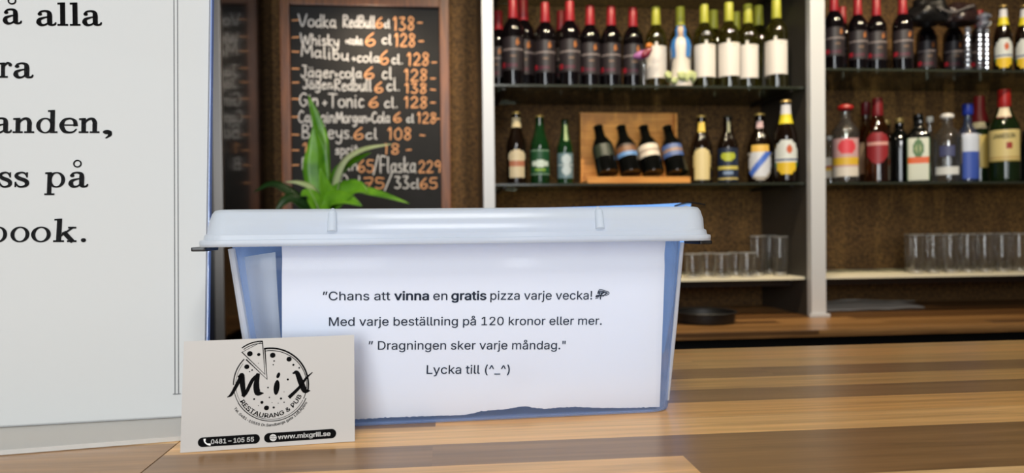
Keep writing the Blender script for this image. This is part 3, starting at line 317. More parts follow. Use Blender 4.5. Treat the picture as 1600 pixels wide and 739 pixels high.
w567|138,0 23,379 87,379 133,214 138,196 143,177 149,157 154,137 159,115 165,91 170,67 175,41 165,41 170,66 175,90 180,113 186,135 191,156 196,176 201,195 206,214 252,379 316,379 362,214 366,196 371,176 376,157 382,136 387,114 392,91 397,67 402,41 391,41 397,66 402,90 408,113 413,135 418,156 423,176 429,195 434,214 480,379 545,379 429,0 368,0 319,172 315,185 312,198 308,212 305,225 301,239 297,252 294,266 291,280 287,295 284,309 280,323 277,338 291,338 287,323 284,309 280,295 277,280 273,266 270,252 266,238 263,225 259,211 255,198 252,185 248,172 199,0
x379|21,0 171,218 171,171 29,379 100,379 147,306 156,292 164,279 172,266 179,253 186,241 193,229 200,217 207,206 175,206 183,217 190,229 196,241 202,253 209,266 216,279 224,292 233,306 282,379 352,379 209,169 209,214 358,0 287,0 231,85 222,99 214,112 207,124 200,136 193,148 187,159 180,171 173,182 205,182 198,171 191,159 185,148 178,136 172,124 165,112 157,99 148,85 91,0
y389|47,-139 61,-86 71,-87 80,-89 88,-90 96,-90 104,-89 111,-87 118,-84 124,-80 130,-74 136,-67 141,-58 146,-48 151,-36 163,-1 17,379 84,379 165,155 171,138 177,121 182,104 187,87 191,70 196,53 201,37 206,21 184,21 188,37 193,53 198,70 202,87 207,104 212,121 218,138 224,155 305,379 371,379 204,-58 198,-72 191,-85 184,-97 177,-107 168,-116 159,-124 150,-130 139,-136 128,-140 117,-143 104,-145 91,-145 84,-145 77,-145 71,-144 65,-143 59,-142 54,-141 51,-140
z380|42,0 42,46 254,320 254,323 48,323 48,379 333,379 333,331 126,60 126,56 339,56 339,0
ä389|160,-9 142,-8 126,-5 110,-1 94,5 80,12 68,22 57,32 48,45 40,58 35,73 31,90 30,108 31,123 34,138 38,150 43,161 50,171 58,179 67,187 78,193 89,199 100,203 112,207 125,211 138,213 152,216 165,218 178,220 194,222 209,224 222,225 234,227 244,228 252,230 259,232 265,235 270,238 273,243 275,248 276,255 276,257 275,268 273,279 271,288 267,297 262,304 256,311 248,317 240,322 230,326 220,329 208,330 196,331 183,330 171,329 159,326 149,322 140,318 132,313 124,307 118,301 112,294 107,288 103,281 100,274 41,291 48,308 57,322 67,335 79,346 91,355 104,364 118,370 133,375 148,379 163,382 179,384 194,384 204,384 215,383 227,382 239,379 251,376 263,372 275,367 286,360 296,353 306,343 315,333 322,320 329,306 333,290 336,272 337,251 337,0 277,0 277,52 272,52 269,45 264,38 258,32 252,25 244,18 236,12 226,6 215,1 203,-3 190,-6 176,-8|170,45 187,46 202,49 216,53 228,59 239,66 248,74 257,83 263,93 269,104 272,115 275,126 276,138 276,190 273,188 270,186 265,184 259,182 253,180 246,179 239,177 231,176 223,175 216,173 208,172 200,171 193,170 186,169 181,169 175,168 165,166 154,164 144,162 134,159 125,155 117,150 110,145 103,139 98,132 95,124 93,115 92,105 92,95 94,87 98,79 102,72 107,66 114,61 121,56 130,52 139,49 149,47 159,46|261,443 253,444 246,446 239,449 233,455 227,461 224,468 221,475 221,483 221,491 224,499 227,505 233,512 239,517 246,520 253,523 261,523 269,523 277,520 283,517 290,512 295,505 299,499 301,491 301,483 301,475 299,468 295,461 290,455 283,449 277,446 269,444|117,443 109,444 102,446 95,449 89,455 84,461 80,468 78,475 77,483 78,491 80,499 84,505 89,512 95,517 102,520 109,523 117,523 126,523 133,520 140,517 146,512 151,505 155,499 157,491 158,483 157,475 155,468 151,461 146,455 140,449 133,446 126,444
å389|160,-9 142,-8 126,-5 110,-1 94,5 80,12 68,22 57,32 48,45 40,58 35,73 31,90 30,108 31,123 34,138 38,150 43,161 50,171 58,179 67,187 78,193 89,199 100,203 112,207 125,211 138,213 152,216 165,218 178,220 194,222 209,224 222,225 234,227 244,228 252,230 259,232 265,235 270,238 273,243 275,248 276,255 276,257 275,268 273,279 271,288 267,297 262,304 256,311 248,317 240,322 230,326 220,329 208,330 196,331 183,330 171,329 159,326 149,322 140,318 132,313 124,307 118,301 112,294 107,288 103,281 100,274 41,291 48,308 57,322 67,335 79,346 91,355 104,364 118,370 133,375 148,379 163,382 179,384 194,384 204,384 215,383 227,382 239,379 251,376 263,372 275,367 286,360 296,353 306,343 315,333 322,320 329,306 333,290 336,272 337,251 337,0 277,0 277,52 272,52 269,45 264,38 258,32 252,25 244,18 236,12 226,6 215,1 203,-3 190,-6 176,-8|170,45 187,46 202,49 216,53 228,59 239,66 248,74 257,83 263,93 269,104 272,115 275,126 276,138 276,190 273,188 270,186 265,184 259,182 253,180 246,179 239,177 231,176 223,175 216,173 208,172 200,171 193,170 186,169 181,169 175,168 165,166 154,164 144,162 134,159 125,155 117,150 110,145 103,139 98,132 95,124 93,115 92,105 92,95 94,87 98,79 102,72 107,66 114,61 121,56 130,52 139,49 149,47 159,46|189,404 177,405 166,407 155,411 145,416 135,422 126,429 119,438 112,447 107,457 103,467 101,478 100,490 101,501 103,512 107,522 112,532 119,541 126,550 135,557 145,563 155,568 166,572 177,574 189,575 201,574 213,572 224,568 234,563 243,557 252,550 260,541 266,532 271,522 275,512 277,501 278,490 277,478 275,467 271,457 266,447 260,438 252,429 243,422 234,416 224,411 213,407 201,405|189,447 198,448 206,450 213,454 219,460 225,466 229,473 231,481 232,490 231,498 229,506 225,513 219,519 213,525 206,529 198,531 189,532 181,531 173,529 166,525 159,519 154,513 150,506 148,498 147,490 148,481 150,473 154,466 159,460 166,454 173,450 181,448
–350|350,244 350,188 0,188 0,244
”300|52,318 82,509 151,509 98,318|175,318 205,509 274,509 222,318
 188'''
# flat printing: every mark is a list of polygons in the XY plane of its sheet
class Ink:
    def __init__(s): s.v = []; s.f = []
    def poly(s, pts, z=0.0):
        i = len(s.v); s.v += [(p[0], p[1], z) for p in pts]; s.f.append(tuple(range(i, i+len(pts))))
    def stroke(s, pts, wd, z=0.0, smooth=0, close=False):
        P = [Vector((p[0], p[1])) for p in pts]
        if smooth: P = catmull(P, smooth)
        n = len(P); ws = wd if hasattr(wd, '__len__') else None
        i0 = len(s.v)
        for i in range(n):
            a = P[i-1] if (i or close) else P[i]; b = P[(i+1) % n] if (i < n-1 or close) else P[i]
            t = (b-a); t = t.normalized() if t.length > 1e-9 else Vector((1, 0)); nn = Vector((-t.y, t.x))
            if ws:
                q = i/(n-1)*(len(ws)-1); k = min(int(q), len(ws)-2); h = (ws[k] + (ws[k+1]-ws[k])*(q-k))/2
            else: h = wd/2
            e = Vector((0, 0))
            if not close and i == 0: e = -t*h*.6
            if not close and i == n-1: e = t*h*.6
            p1 = P[i]+e+nn*h; p2 = P[i]+e-nn*h
            s.v += [(p1.x, p1.y, z), (p2.x, p2.y, z)]
        for i in range(n if close else n-1):
            j = (i+1) % n; s.f.append((i0+2*i, i0+2*i+1, i0+2*j+1, i0+2*j))
    def disc(s, c, rx, ry=None, z=0.0, n=20, rot=0.0):
        ry = ry or rx; cr, sr = math.cos(rot), math.sin(rot); pts = []
        for k in range(n):
            x, y = rx*math.cos(2*PI*k/n), ry*math.sin(2*PI*k/n); pts.append((c[0]+x*cr-y*sr, c[1]+x*sr+y*cr))
        s.poly(pts, z)
    def mesh_in(s, vs, fs, fn, z=0.0):
        i = len(s.v); s.v += [(*fn(x, y), z) for x, y in vs]; s.f += [tuple(i+k for k in f) for f in fs]
    def build(s, name, m, parent, label=None):
        me = pydata(s.v, s.f); bm = bmesh.new(); bm.from_mesh(me)
        for f in bm.faces:
            if f.normal.z < 0: f.normal_flip()
        bm.to_mesh(me); bm.free(); return obj(name, me, m, parent, label=label)
CAPH = 0.509
# outlines of the printed sans letters: character, advance, then one contour per bar
GL = {}
for row in GLYPHS.split('\n'):
    parts = row[1:].split('|'); GL[row[0]] = (int(parts[0])/1000, [[tuple(int(k)/1000 for k in q.split(',')) for q in c.split()] for c in parts[1:]])
_tc, _gc = {}, {}
def area(c): return sum(p[0]*q[1]-q[0]*p[1] for p, q in zip(c, c[1:]+c[:1]))
def inside(p, c):
    r = False
    for (xa, ya), (xb, yb) in zip(c, c[1:]+c[:1]):
        if (ya > p[1]) != (yb > p[1]) and p[0] < (xb-xa)*(p[1]-ya)/(yb-ya)+xa: r = not r
    return r
def glyph(ch):
    """filled faces of one letter: every solid outline together with the holes inside it"""
    if ch in _gc: return _gc[ch]
    cont = GL[ch][1]; vs, fs = [], []
    if cont:
        sg = area(max(cont, key=lambda c: abs(area(c)))) > 0
        solid = [c for c in cont if (area(c) > 0) == sg]; hole = [c for c in cont if (area(c) > 0) != sg]
        for sc_ in solid:
            cu = bpy.data.curves.new('t', 'CURVE'); cu.dimensions = '2D'; cu.fill_mode = 'BOTH'
            for c in [sc_] + [h for h in hole if inside(h[0], sc_)]:
                sp = cu.splines.new('POLY'); sp.points.add(len(c)-1); sp.use_cyclic_u = True
                for p, q in zip(sp.points, c): p.co = (q[0], q[1], 0, 1)
            o = bpy.data.objects.new('t', cu); COL.objects.link(o); dg = bpy.context.evaluated_depsgraph_get()
            me = bpy.data.meshes.new_from_object(o.evaluated_get(dg)); i = len(vs)
            vs += [(v.co.x, v.co.y) for v in me.vertices]; fs += [tuple(i+k for k in p.vertices) for p in me.polygons]
            bpy.data.objects.remove(o); bpy.data.curves.remove(cu); bpy.data.meshes.remove(me)
    _gc[ch] = (vs, fs); return vs, fs
def glyphs(txt, off=0.0):
    if (txt, off) in _tc: return _tc[(txt, off)]
    vs, fs, x = [], [], 0.0
    for ch in txt:
        v, f = glyph(ch); i = len(vs); vs += [(a+x, b) for a, b in v]; fs += [tuple(i+k for k in p) for p in f]; x += GL[ch][0]
    if off > .0005:                             # heavier weight: the outline overprinted with small shifts
        v0, f0, n = vs, fs, len(vs); vs, fs = [], []
        for k in range(8):
            dx_, dy_ = off*math.cos(k*PI/4), off*.7*math.sin(k*PI/4)
            fs += [tuple(i+k*n for i in f) for f in f0]; vs += [(a+dx_, b+dy_) for a, b in v0]
    _tc[(txt, off)] = (vs, fs); return vs, fs
# slab-serif letters of the poster, drawn in units of the x-height
def slab_letter(c):
    k = Ink(); T, S_ = .125, .235
    def st(pts, wd, sm=5): k.stroke(pts, [q*1.2 for q in wd] if hasattr(wd, '__len__') else wd*1.2, 0, sm)
    def stem(x, y0, y1, w_=S_): k.poly([(x-w_/2, y0), (x+w_/2, y0), (x+w_/2, y1), (x-w_/2, y1)])
    def ser(xa, xb, y): k.poly([(xa, y), (xb, y), (xb, y+T*.9), (xa, y+T*.9)])
    def flag(x, y): k.poly([(x-.24, y-T*.9), (x+S_/2, y-T*.9), (x+S_/2, y+.02), (x, y+.02), (x-.24, y)])
    def ringo(cx, cy, rx, ry, ws=.21, wt=.09, n=36):
        for i in range(n):
            q = []
            for t, o_ in ((i, 1), (i+1, 1), (i+1, 0), (i, 0)):
                a = 2*PI*t/n; q.append((cx+(rx-(0 if o_ else ws))*math.cos(a), cy+(ry-(0 if o_ else wt))*math.sin(a)))
            k.poly(q)
    if c == 'l': stem(.25, 0, 1.5); ser(0, .5, 0); flag(.25, 1.5)
    elif c == 'r': stem(.25, 0, .97); ser(0, .54, 0); flag(.25, .97); st([(.27, .55), (.36, .82), (.52, .95), (.68, .92)], [.07, .1, .13, .1]); k.disc((.68, .84), .11)
    elif c == 'a':
        st([(.15, .76), (.2, .90), (.40, .96), (.58, .88), (.62, .68), (.62, .3), (.64, .12), (.74, .05), (.86, .09), (.90, .2)], [.10, .09, .1, .16, .2, .2, .19, .11, .09, .06]); k.disc((.17, .76), .105)
        st([(.60, .58), (.38, .53), (.16, .42), (.12, .22), (.22, .06), (.40, .06), (.56, .2), (.60, .3)], [.07, .09, .15, .2, .15, .09, .08, .06])
    elif c in 'nh': stem(.25, 0, .97); ser(0, .5, 0); flag(.25, .97); st([(.3, .62), (.40, .82), (.58, .94), (.74, .9), (.82, .7), (.82, .5)], [.07, .1, .13, .17, .2, .2]); stem(.82, 0, .55); ser(.57, 1.07, 0)
    elif c == 'm': pass
    elif c == 'u': stem(.25, .3, .97); flag(.25, .97); st([(.25, .35), (.3, .12), (.45, .04), (.62, .1), (.72, .25)], [.2, .18, .13, .1, .07]); stem(.78, 0, .97); flag(.78, .97); ser(.78, 1.02, 0)
    elif c in 'do': 
        if c == 'o': ringo(.5, .49, .5, .51)
        else: ringo(.46, .49, .46, .51); stem(.82, 0, 1.5); flag(.82, 1.5); ser(.82, 1.08, 0)
    elif c in 'bp':
        ringo(.62, .49, .46, .51)
        if c == 'b': stem(.25, .02, 1.5); flag(.25, 1.5)
        else: stem(.25, -.5, .97); flag(.25, .97); ser(0, .54, -.5)
    elif c in 'ec':
        if c == 'e': k.poly([(.12, .48), (.86, .48), (.86, .57), (.12, .57)])
        st(([(.82, .52), (.78, .78), (.62, .93), (.46, .95)] if c == 'e' else [(.76, .74), (.66, .92), (.46, .95)]) + [(.24, .86), (.12, .6), (.13, .38), (.26, .12), (.48, .04), (.7, .08), (.86, .26)], [.19, .17, .1, .1, .14, .2, .21, .18, .11, .09, .06])
        if c == 'c': k.disc((.74, .76), .11)
    elif c == 's':
        st([(.62, .76), (.52, .92), (.36, .96), (.18, .88), (.14, .72), (.28, .58), (.5, .48), (.64, .34), (.62, .14), (.44, .04), (.26, .06), (.12, .24)], [.07, .09, .1, .13, .17, .2, .2, .19, .15, .1, .09, .07])
        k.poly([(.60, .64), (.68, .64), (.68, .98), (.60, .98)]); k.poly([(.06, .02), (.14, .02), (.14, .36), (.06, .36)])
    elif c == 'k':
        stem(.25, 0, 1.5); flag(.25, 1.5); ser(0, .5, 0); st([(.32, .38), (.86, .92)], .09, 0); st([(.50, .60), (.88, .06)], .2, 0); ser(.64, 1.08, 0); ser(.66, 1.04, .88)
    elif c == 'v': st([(.2, .93), (.5, .05)], .2, 0); st([(.5, .05), (.8, .93)], .09, 0); ser(0, .44, .88); ser(.6, 1.0, .88)
    elif c == 'j': stem(.2, -.2, .97); flag(.2, .97); st([(.2, -.1), (.16, -.42), (-.06, -.46)], [.2, .14, .08]); k.disc((.2, 1.3), .12)
    elif c == 'F': stem(.3, 0, 1.45, .24); ser(0, .62, 0); ser(0, 1.1, 1.36); ser(.3, .8, .7); k.poly([(1.02, 1.05), (1.1, 1.05), (1.1, 1.45), (1.02, 1.45)])
    elif c == '.': k.disc((.13, .12), .13)
    elif c == ',': k.disc((.14, .13), .14); st([(.22, .12), (.22, -.08), (.10, -.26)], [.12, .1, .04])
    return [(x, y) for x, y, z in k.v], k.f
SADV = {'l': .58, 'r': .82, 'a': .98, 'n': 1.16, 'h': 1.16, 'u': 1.14, 'd': 1.18, 'o': 1.1, 'b': 1.18, 'p': 1.18, 'e': .98, 'c': .94, 's': .84, 'k': 1.16, 'v': 1.06, 'j': .5, 'F': 1.2, '.': .4, ',': .4}
def serif_glyphs(txt, off=0.0):
    vs, fs, x = [], [], 0.0
    for c in txt:
        v, f = slab_letter(c); i = len(vs); vs += [(a+x, b*CAPH) for a, b in v]; fs += [tuple(i+q for q in p) for p in f]; x += SADV[c]
    return vs, fs
def fit(ink, txt, p0, p1, cap, off=0.0, z=0.0, shear=0.0, src=None):
    """type txt with its ink starting at p0 and ending at p1 along the baseline, capitals `cap` high"""
    vs, fs = (src or glyphs)(txt, off); x0 = min(v[0] for v in vs); x1 = max(v[0] for v in vs)
    a = Vector(p0[:2]); b = Vector(p1[:2]); d = (b-a)/(x1-x0); up = Vector((-d.y, d.x)).normalized()*cap/CAPH
    ink.mesh_in(vs, fs, lambda x, y: tuple(a + d*(x-x0) + up*y + d.normalized()*shear*y*cap), z)
def arc_text(ink, txt, c, r, a0, a1, cap, off=0.0, z=0.0):
    """type along the lower arc of a circle, reading left to right, angles in degrees clockwise from straight left"""
    vs, fs = glyphs(txt, off); x0 = min(v[0] for v in vs); x1 = max(v[0] for v in vs)
    def fn(x, y):
        t = math.radians(180 + a0 + (a1-a0)*(x-x0)/(x1-x0)); rr = r - y*cap/CAPH
        return (c[0]+rr*math.cos(t), c[1]+rr*math.sin(t))
    ink.mesh_in(vs, fs, fn, z)

# ------------------------------------------------------------------ room shell
WY = 2.76                                      # back wall
M_wall = speckle('brown_wallboard', (60, 41, 20), (142, 104, 56), 95, .8, 8, lo=.3, hi=.75, bump=.25)
obj('wall_back', box((-3.2, WY, 0), (3.6, WY+.1, 2.7)), M_wall, kind='structure')
M_paint = speckle('painted_plaster', (112, 104, 94), (122, 113, 102), 8, .85)
obj('wall_left', box((-3.3, -3.2, 0), (-3.2, WY+.1, 2.7)), M_paint, kind='structure')
obj('wall_right', box((3.6, -3.2, 0), (3.7, WY+.1, 2.7)), M_paint, kind='structure')
obj('floor', box((-3.3, -3.2, -.08), (3.7, WY+.1, 0)), speckle('dark_floor', (52, 44, 38), (66, 56, 48), 6, .5), kind='structure')
obj('ceiling', box((-3.3, -3.2, 2.7), (3.7, WY+.1, 2.78)), M_paint, kind='structure')

# ------------------------------------------------------------------ bar counter
BARY = at(1330, 538.5, 0).y if False else atz(1330, 538.5, BAR).y
woods = [(138, 102, 62), (190, 144, 84), (222, 170, 104), (158, 116, 68), (208, 154, 88), (140, 106, 64), (230, 186, 126)]
M_bar = butcher('laminated_bar_wood', .031, .62, woods, .30, (1.37, 0.405, 0))
M_bar2 = butcher('laminated_bar_wood_return', .043, .6, woods, .30, (0.43, 0.03, 0))
pA, pB = atz(220, 739, BAR), atz(272, 697, BAR); sd = (pB-pA)/(pB.y-pA.y)
def seam(y): return pA.x + sd.x*(y-pA.y)
t = thing('bar_counter', 'long bar counter of laminated brown wood staves in the foreground', 'counter', (0, 0, 0))
YF = -.12
def slab(pts, z0, z1):
    bm = bmesh.new(); lo = [bm.verts.new((x, y, z0)) for x, y in pts]; hi = [bm.verts.new((x, y, z1)) for x, y in pts]
    bm.faces.new(hi); bm.faces.new(lo[::-1]); n = len(pts)
    for i in range(n): bm.faces.new((lo[i], lo[(i+1) % n], hi[(i+1) % n], hi[i]))
    bmesh.ops.recalc_face_normals(bm, faces=bm.faces); return bm
ys = seam(BARY) if seam(BARY) > -1.9 else -1.9
obj('worktop', slab([(seam(YF)+.0003, YF), (2.6, YF), (2.6, BARY), (seam(BARY)+.0003, BARY)], BAR-.04, BAR), M_bar, t)
obj('worktop', slab([(-1.9, YF), (seam(YF)-.0003, YF), (seam(BARY)-.0003, BARY), (-1.9, BARY)], BAR-.04, BAR), M_bar2, t, label='mitred return of the worktop')
obj('front_panel', box((-1.9, YF+.06, 0), (2.6, YF+.10, BAR-.04)), mat('dark_panel', (40, 30, 24), .5), t)
obj('rear_panel', box((-1.9, BARY-.06, 0), (2.6, BARY-.03, BAR-.04)), mat('dark_panel', (40, 30, 24), .5), t)

# ------------------------------------------------------------------ back counter under the shelves
YP = 2.36                                      # front plane of the shelving posts
BC = at(1280, 495, YP).z                       # top of the back counter
BCY = atz(1330, 514.5, BC).y
M_back = butcher('back_counter_wood', .055, .9, [(112, 78, 44), (142, 102, 58), (164, 120, 72), (98, 68, 40)], .35, (0.3, .02, 0))
t = thing('back_counter', 'brown wooden back counter under the bottle shelves', 'counter', (0, 0, 0))
obj('worktop', box((-.60, BCY, BC-.012), (2.9, WY-.002, BC), .002), M_back, t)
obj('front_edge', box((-.60, BCY+.001, BC-.020), (2.9, BCY+.03, BC-.0122)), speckle('front_edge_wood', (120, 82, 46), (156, 112, 66), 8, .4, stretch=(1, 14, 14)), t)
obj('cabinet_body', box((-.60, BCY+.12, 0), (2.9, WY-.01, BC-.0202)), mat('black_cabinet', (14, 12, 11), .5), t)

# ------------------------------------------------------------------ tall polished cabinet at the left of the menu board
XC = at(427, 300, WY-.02).x
nearY = 2.0
nearY = XC/ (at(347, 300, 1.0).x)              # where the sight line meets the side panel
M_pol = mat('polished_black_panel', (8, 7, 7), .15, 0, .5, coat=.3); M_pol.node_tree.nodes['Principled BSDF'].inputs['IOR'].default_value = 1.6
t = thing('tall_cabinet', 'tall polished black cabinet left of the chalkboard menu, reflecting its writing', 'cabinet', (XC-.3, nearY, 0))
def loc(bm, o):
    for v in bm.verts: v.co -= Vector(o)
    return bm
o0 = (XC-.3, nearY, 0)
obj('body', loc(box((XC-.6, nearY+.02, .05), (XC-.012, WY-.004, 2.3)), o0), mat('black_cabinet_body', (12, 12, 16), .4), t)
obj('side_panel', loc(box((XC-.0118, nearY+.02, .05), (XC, WY-.004, 2.3)), o0), M_pol, t, label='mirror-polished black side panel')
obj('edge_trim', loc(box((XC-.026, nearY, .05), (XC+.001, nearY+.0198, 2.3), .002), o0), mat('brushed_trim', (120, 116, 112), .35, .8), t, label='grey metal edge trim')
obj('door', loc(box((XC-.6, nearY-.004, .05), (XC-.0262, nearY+.0198, 2.3), .003), o0), mat('navy_door', (14, 16, 34), .3), t)
obj('plinth', loc(box((XC-.59, nearY+.04, 0), (XC-.02, WY-.01, .0498)), o0), mat('black_cabinet', (14, 12, 11), .5), t)

# ------------------------------------------------------------------ chalkboard menu
BY = WY-.045                                   # face of the board
def brd(px, py): p = at(px, py, BY); return p
x0, x1 = at(440, 160, BY).x, at(703, 160, BY).x
zt, zb = at(570, -16, BY).z, at(570, 352, BY).z
xi0, xi1, zti, zbi = at(455, 160, BY).x, at(688, 160, BY).x, at(570, 11, BY).z, at(570, 336, BY).z
MB = Matrix.Translation(((x0+x1)/2, BY, zb)) @ Matrix.Rotation(PI/2, 4, 'X')
t = thing('chalkboard_menu', 'chalkboard drinks menu in an orange-brown wooden frame on the wall', 'chalkboard', M=MB)
cx = (x0+x1)/2; hh = zt-zb
M_frame = speckle('frame_wood', (100, 55, 17), (138, 80, 28), 6, .35, stretch=(10, 1, 10))
def lb(px, py): return hit(MB, px, py)
def rect(xa, ya, xb, yb, za, zb_, bev=.003): return box((xa, ya, za), (xb, yb, zb_), bev)
obj('board', rect(xi0-cx-.004, zbi-zb-.004, xi1-cx+.004, zti-zb+.004, -.018, 0, .0005), speckle('slate_black', (9, 9, 10), (17, 17, 19), 12, .7), t)
for nm, a in (('frame_side', (x0-cx, 0, xi0-cx, hh)), ('frame_side', (xi1-cx, 0, x1-cx, hh)), ('frame_rail', (xi0-cx+.0003, zti-zb, xi1-cx-.0003, hh)), ('frame_rail', (xi0-cx+.0003, 0, xi1-cx-.0003, zbi-zb))):
    obj(nm, rect(a[0], a[1], a[2], a[3], -.02, .018), M_frame, t)
# single stroke chalk hand: each glyph = (width, strokes); x 0..w, y 0..1 for capitals
CH = {
'V': (.7, [[(0, 1), (.33, 0), (.7, 1.02)]]), 'o': (.5, [[(.3, .6), (.05, .5), (.05, .12), (.28, 0), (.48, .2), (.44, .5), (.26, .6)]]),
'd': (.5, [[(.42, .5), (.2, .56), (.03, .3), (.15, .02), (.4, .15)], [(.45, 1), (.43, .5), (.47, 0)]]),
'k': (.45, [[(.06, 1), (.05, 0)], [(.4, .6), (.08, .28), (.44, 0)]]), 'a': (.5, [[(.42, .5), (.2, .58), (.03, .3), (.15, .02), (.4, .2)], [(.44, .58), (.42, .1), (.52, 0)]]),
'R': (.6, [[(.05, 0), (.06, 1)], [(.06, 1), (.45, .95), (.5, .68), (.08, .5), (.55, 0)]]), 'e': (.48, [[(.05, .32), (.42, .36), (.36, .58), (.12, .52), (.05, .2), (.2, 0), (.46, .1)]]),
'b': (.5, [[(.05, 1), (.05, 0)], [(.05, .4), (.3, .56), (.46, .3), (.3, .02), (.05, .05)]]), 'u': (.5, [[(.05, .58), (.06, .15), (.22, 0), (.42, .2)], [(.44, .58), (.44, .05), (.52, 0)]]),
'l': (.22, [[(.08, 1), (.08, .1), (.2, 0)]]), 'W': (.95, [[(0, 1), (.22, 0), (.45, .8), (.68, 0), (.95, 1)]]), 'h': (.5, [[(.05, 1), (.05, 0)], [(.05, .35), (.3, .58), (.43, .4), (.44, 0)]]),
'i': (.2, [[(.08, .58), (.08, .05), (.16, 0)], [(.08, .8), (.1, .84)]]), 's': (.42, [[(.38, .54), (.12, .56), (.1, .36), (.36, .24), (.3, .02), (.02, .04)]]),
'y': (.48, [[(.03, .58), (.1, .2), (.3, .1), (.42, .3)], [(.46, .58), (.4, -.2), (.2, -.4), (.02, -.25)]]), 'c': (.42, [[(.4, .5), (.18, .58), (.04, .3), (.16, .02), (.42, .1)]]),
'M': (.8, [[(.02, 0), (.12, 1), (.4, .3), (.68, 1), (.78, 0)]]), '+': (.36, [[(.18, .46), (.18, .12)], [(.02, .3), (.34, .3)]]), 'J': (.45, [[(.1, 1), (.45, 1)], [(.34, 1), (.34, .2), (.15, 0), (0, .2)]]),
'ä': (.5, [[(.42, .5), (.2, .58), (.03, .3), (.15, .02), (.4, .2)], [(.44, .58), (.42, .1), (.52, 0)], [(.12, .8), (.14, .84)], [(.34, .8), (.36, .84)]]),
'g': (.5, [[(.42, .5), (.2, .58), (.03, .3), (.15, .05), (.4, .2)], [(.44, .58), (.42, -.2), (.2, -.38), (.04, -.25)]]), 'r': (.38, [[(.06, .58), (.06, 0)], [(.06, .35), (.2, .55), (.38, .52)]]),
'G': (.65, [[(.6, .85), (.35, 1), (.06, .7), (.06, .25), (.35, 0), (.6, .2), (.6, .45), (.38, .45)]]), 'T': (.65, [[(0, 1), (.65, .98)], [(.33, 1), (.32, 0)]]), 'n': (.5, [[(.05, .58), (.05, 0)], [(.05, .35), (.28, .58), (.43, .4), (.45, 0)]]),
'C': (.6, [[(.56, .85), (.3, 1), (.05, .6), (.08, .2), (.32, 0), (.58, .15)]]), 'p': (.5, [[(.05, .58), (.05, -.4)], [(.05, .4), (.3, .58), (.46, .3), (.3, .02), (.05, .1)]]), 't': (.36, [[(.16, .9), (.15, .1), (.32, 0)], [(0, .6), (.34, .6)]]),
'B': (.58, [[(.06, 0), (.06, 1)], [(.06, 1), (.42, .95), (.42, .6), (.08, .52), (.5, .4), (.5, .08), (.06, 0)]]), 'L': (.5, [[(.05, 1), (.05, 0), (.5, .02)]]), 'F': (.52, [[(.05, 0), (.06, 1), (.52, 1)], [(.06, .52), (.42, .52)]]),
'v': (.45, [[(0, .58), (.2, 0), (.45, .6)]]), 'm': (.7, [[(.04, .58), (.04, 0)], [(.04, .4), (.22, .58), (.34, .4), (.34, 0)], [(.34, .4), (.52, .58), (.64, .4), (.66, 0)]]),
'/': (.5, [[(.02, -.15), (.46, 1.15)]]), '.': (.14, [[(.05, .02), (.08, .06)]]), '-': (.4, [[(.06, .34), (.34, .34)]]), ' ': (.32, []),
'0': (.5, [[(.28, 1), (.05, .7), (.06, .2), (.28, 0), (.46, .3), (.44, .75), (.26, 1)]]), '1': (.3, [[(.02, .8), (.18, 1), (.17, 0)]]), '2': (.5, [[(.04, .78), (.25, 1), (.44, .75), (.3, .4), (.04, .02), (.5, .04)]]),
'3': (.5, [[(.05, .95), (.4, .95), (.2, .56), (.46, .32), (.3, .02), (.03, .08)]]), '5': (.5, [[(.46, 1), (.1, 1), (.08, .58), (.4, .55), (.44, .15), (.2, 0), (.02, .1)]]), '6': (.5, [[(.4, 1), (.12, .6), (.05, .2), (.25, 0), (.46, .2), (.36, .45), (.08, .3)]]),
'7': (.5, [[(.02, 1), (.48, 1), (.2, 0)], [(.1, .5), (.42, .5)]]), '8': (.5, [[(.4, .9), (.2, 1), (.1, .75), (.42, .3), (.25, 0), (.06, .2), (.38, .65), (.42, .9)]]), '9': (.5, [[(.42, .7), (.2, .55), (.06, .75), (.25, 1), (.43, .75), (.38, 0)]]),
}
def chalk(ink, txt, xa, xb, ybase, h, slope=0.0, wd=.0046):
    tot = sum(CH[c][0]+.12 for c in txt)-.12; x = 0.0
    for c in txt:
        wch, ss = CH[c]
        for st in ss:
            pts = []
            for (gx, gy) in st:
                px = xa + (xb-xa)*(x+gx)/tot; py = ybase + slope*(px-xa) - gy*h + random.uniform(-.5, .5)
                pts.append(lb(px, py))
            ink.stroke(pts, wd, 0.0012, smooth=4 if len(pts) > 2 else 0)
        x += wch+.12
WL = []
Z3 = lambda x, y: (x/2.174+320, y/2.174)
W, O = 'white', 'orange'
def ln(ink_, txt, xa, xb, yb, h=17, slope=0.0):
    for c_, y_, k_ in WL:
        if c_ == ink_ and abs(y_-yb) < 19: ink = k_; break
    else: ink = Ink(); WL.append((ink_, yb, ink))
    chalk(ink, txt, Z3(xa, 0)[0], Z3(xb, 0)[0], Z3(0, yb)[1], h, slope)
ln(W, 'Vodka', 318, 445, 90, 19, .03); ln(W, 'RedBull', 470, 578, 92, 18, .02); ln(O, '6', 580, 606, 95, 16); ln(W, 'cl', 610, 628, 95, 13); ln(O, '138', 640, 712, 102, 20); ln(O, '-', 720, 742, 88, 14)
ln(W, 'Whisky', 325, 455, 150, 17, .06); ln(W, '+cola', 478, 535, 150, 13, .03); ln(O, '6', 544, 580, 155, 20); ln(W, 'cl', 602, 634, 150, 15); ln(O, '128', 645, 715, 158, 20); ln(O, '-', 724, 746, 150, 14)
ln(W, 'Malibu', 328, 488, 190, 18, .10); ln(W, '+cola', 500, 592, 210, 15, .02); ln(O, '6', 593, 625, 218, 21); ln(W, 'cl.', 635, 672, 217, 15); ln(O, '128', 688, 762, 222, 19); ln(O, '-', 768, 790, 222, 14)
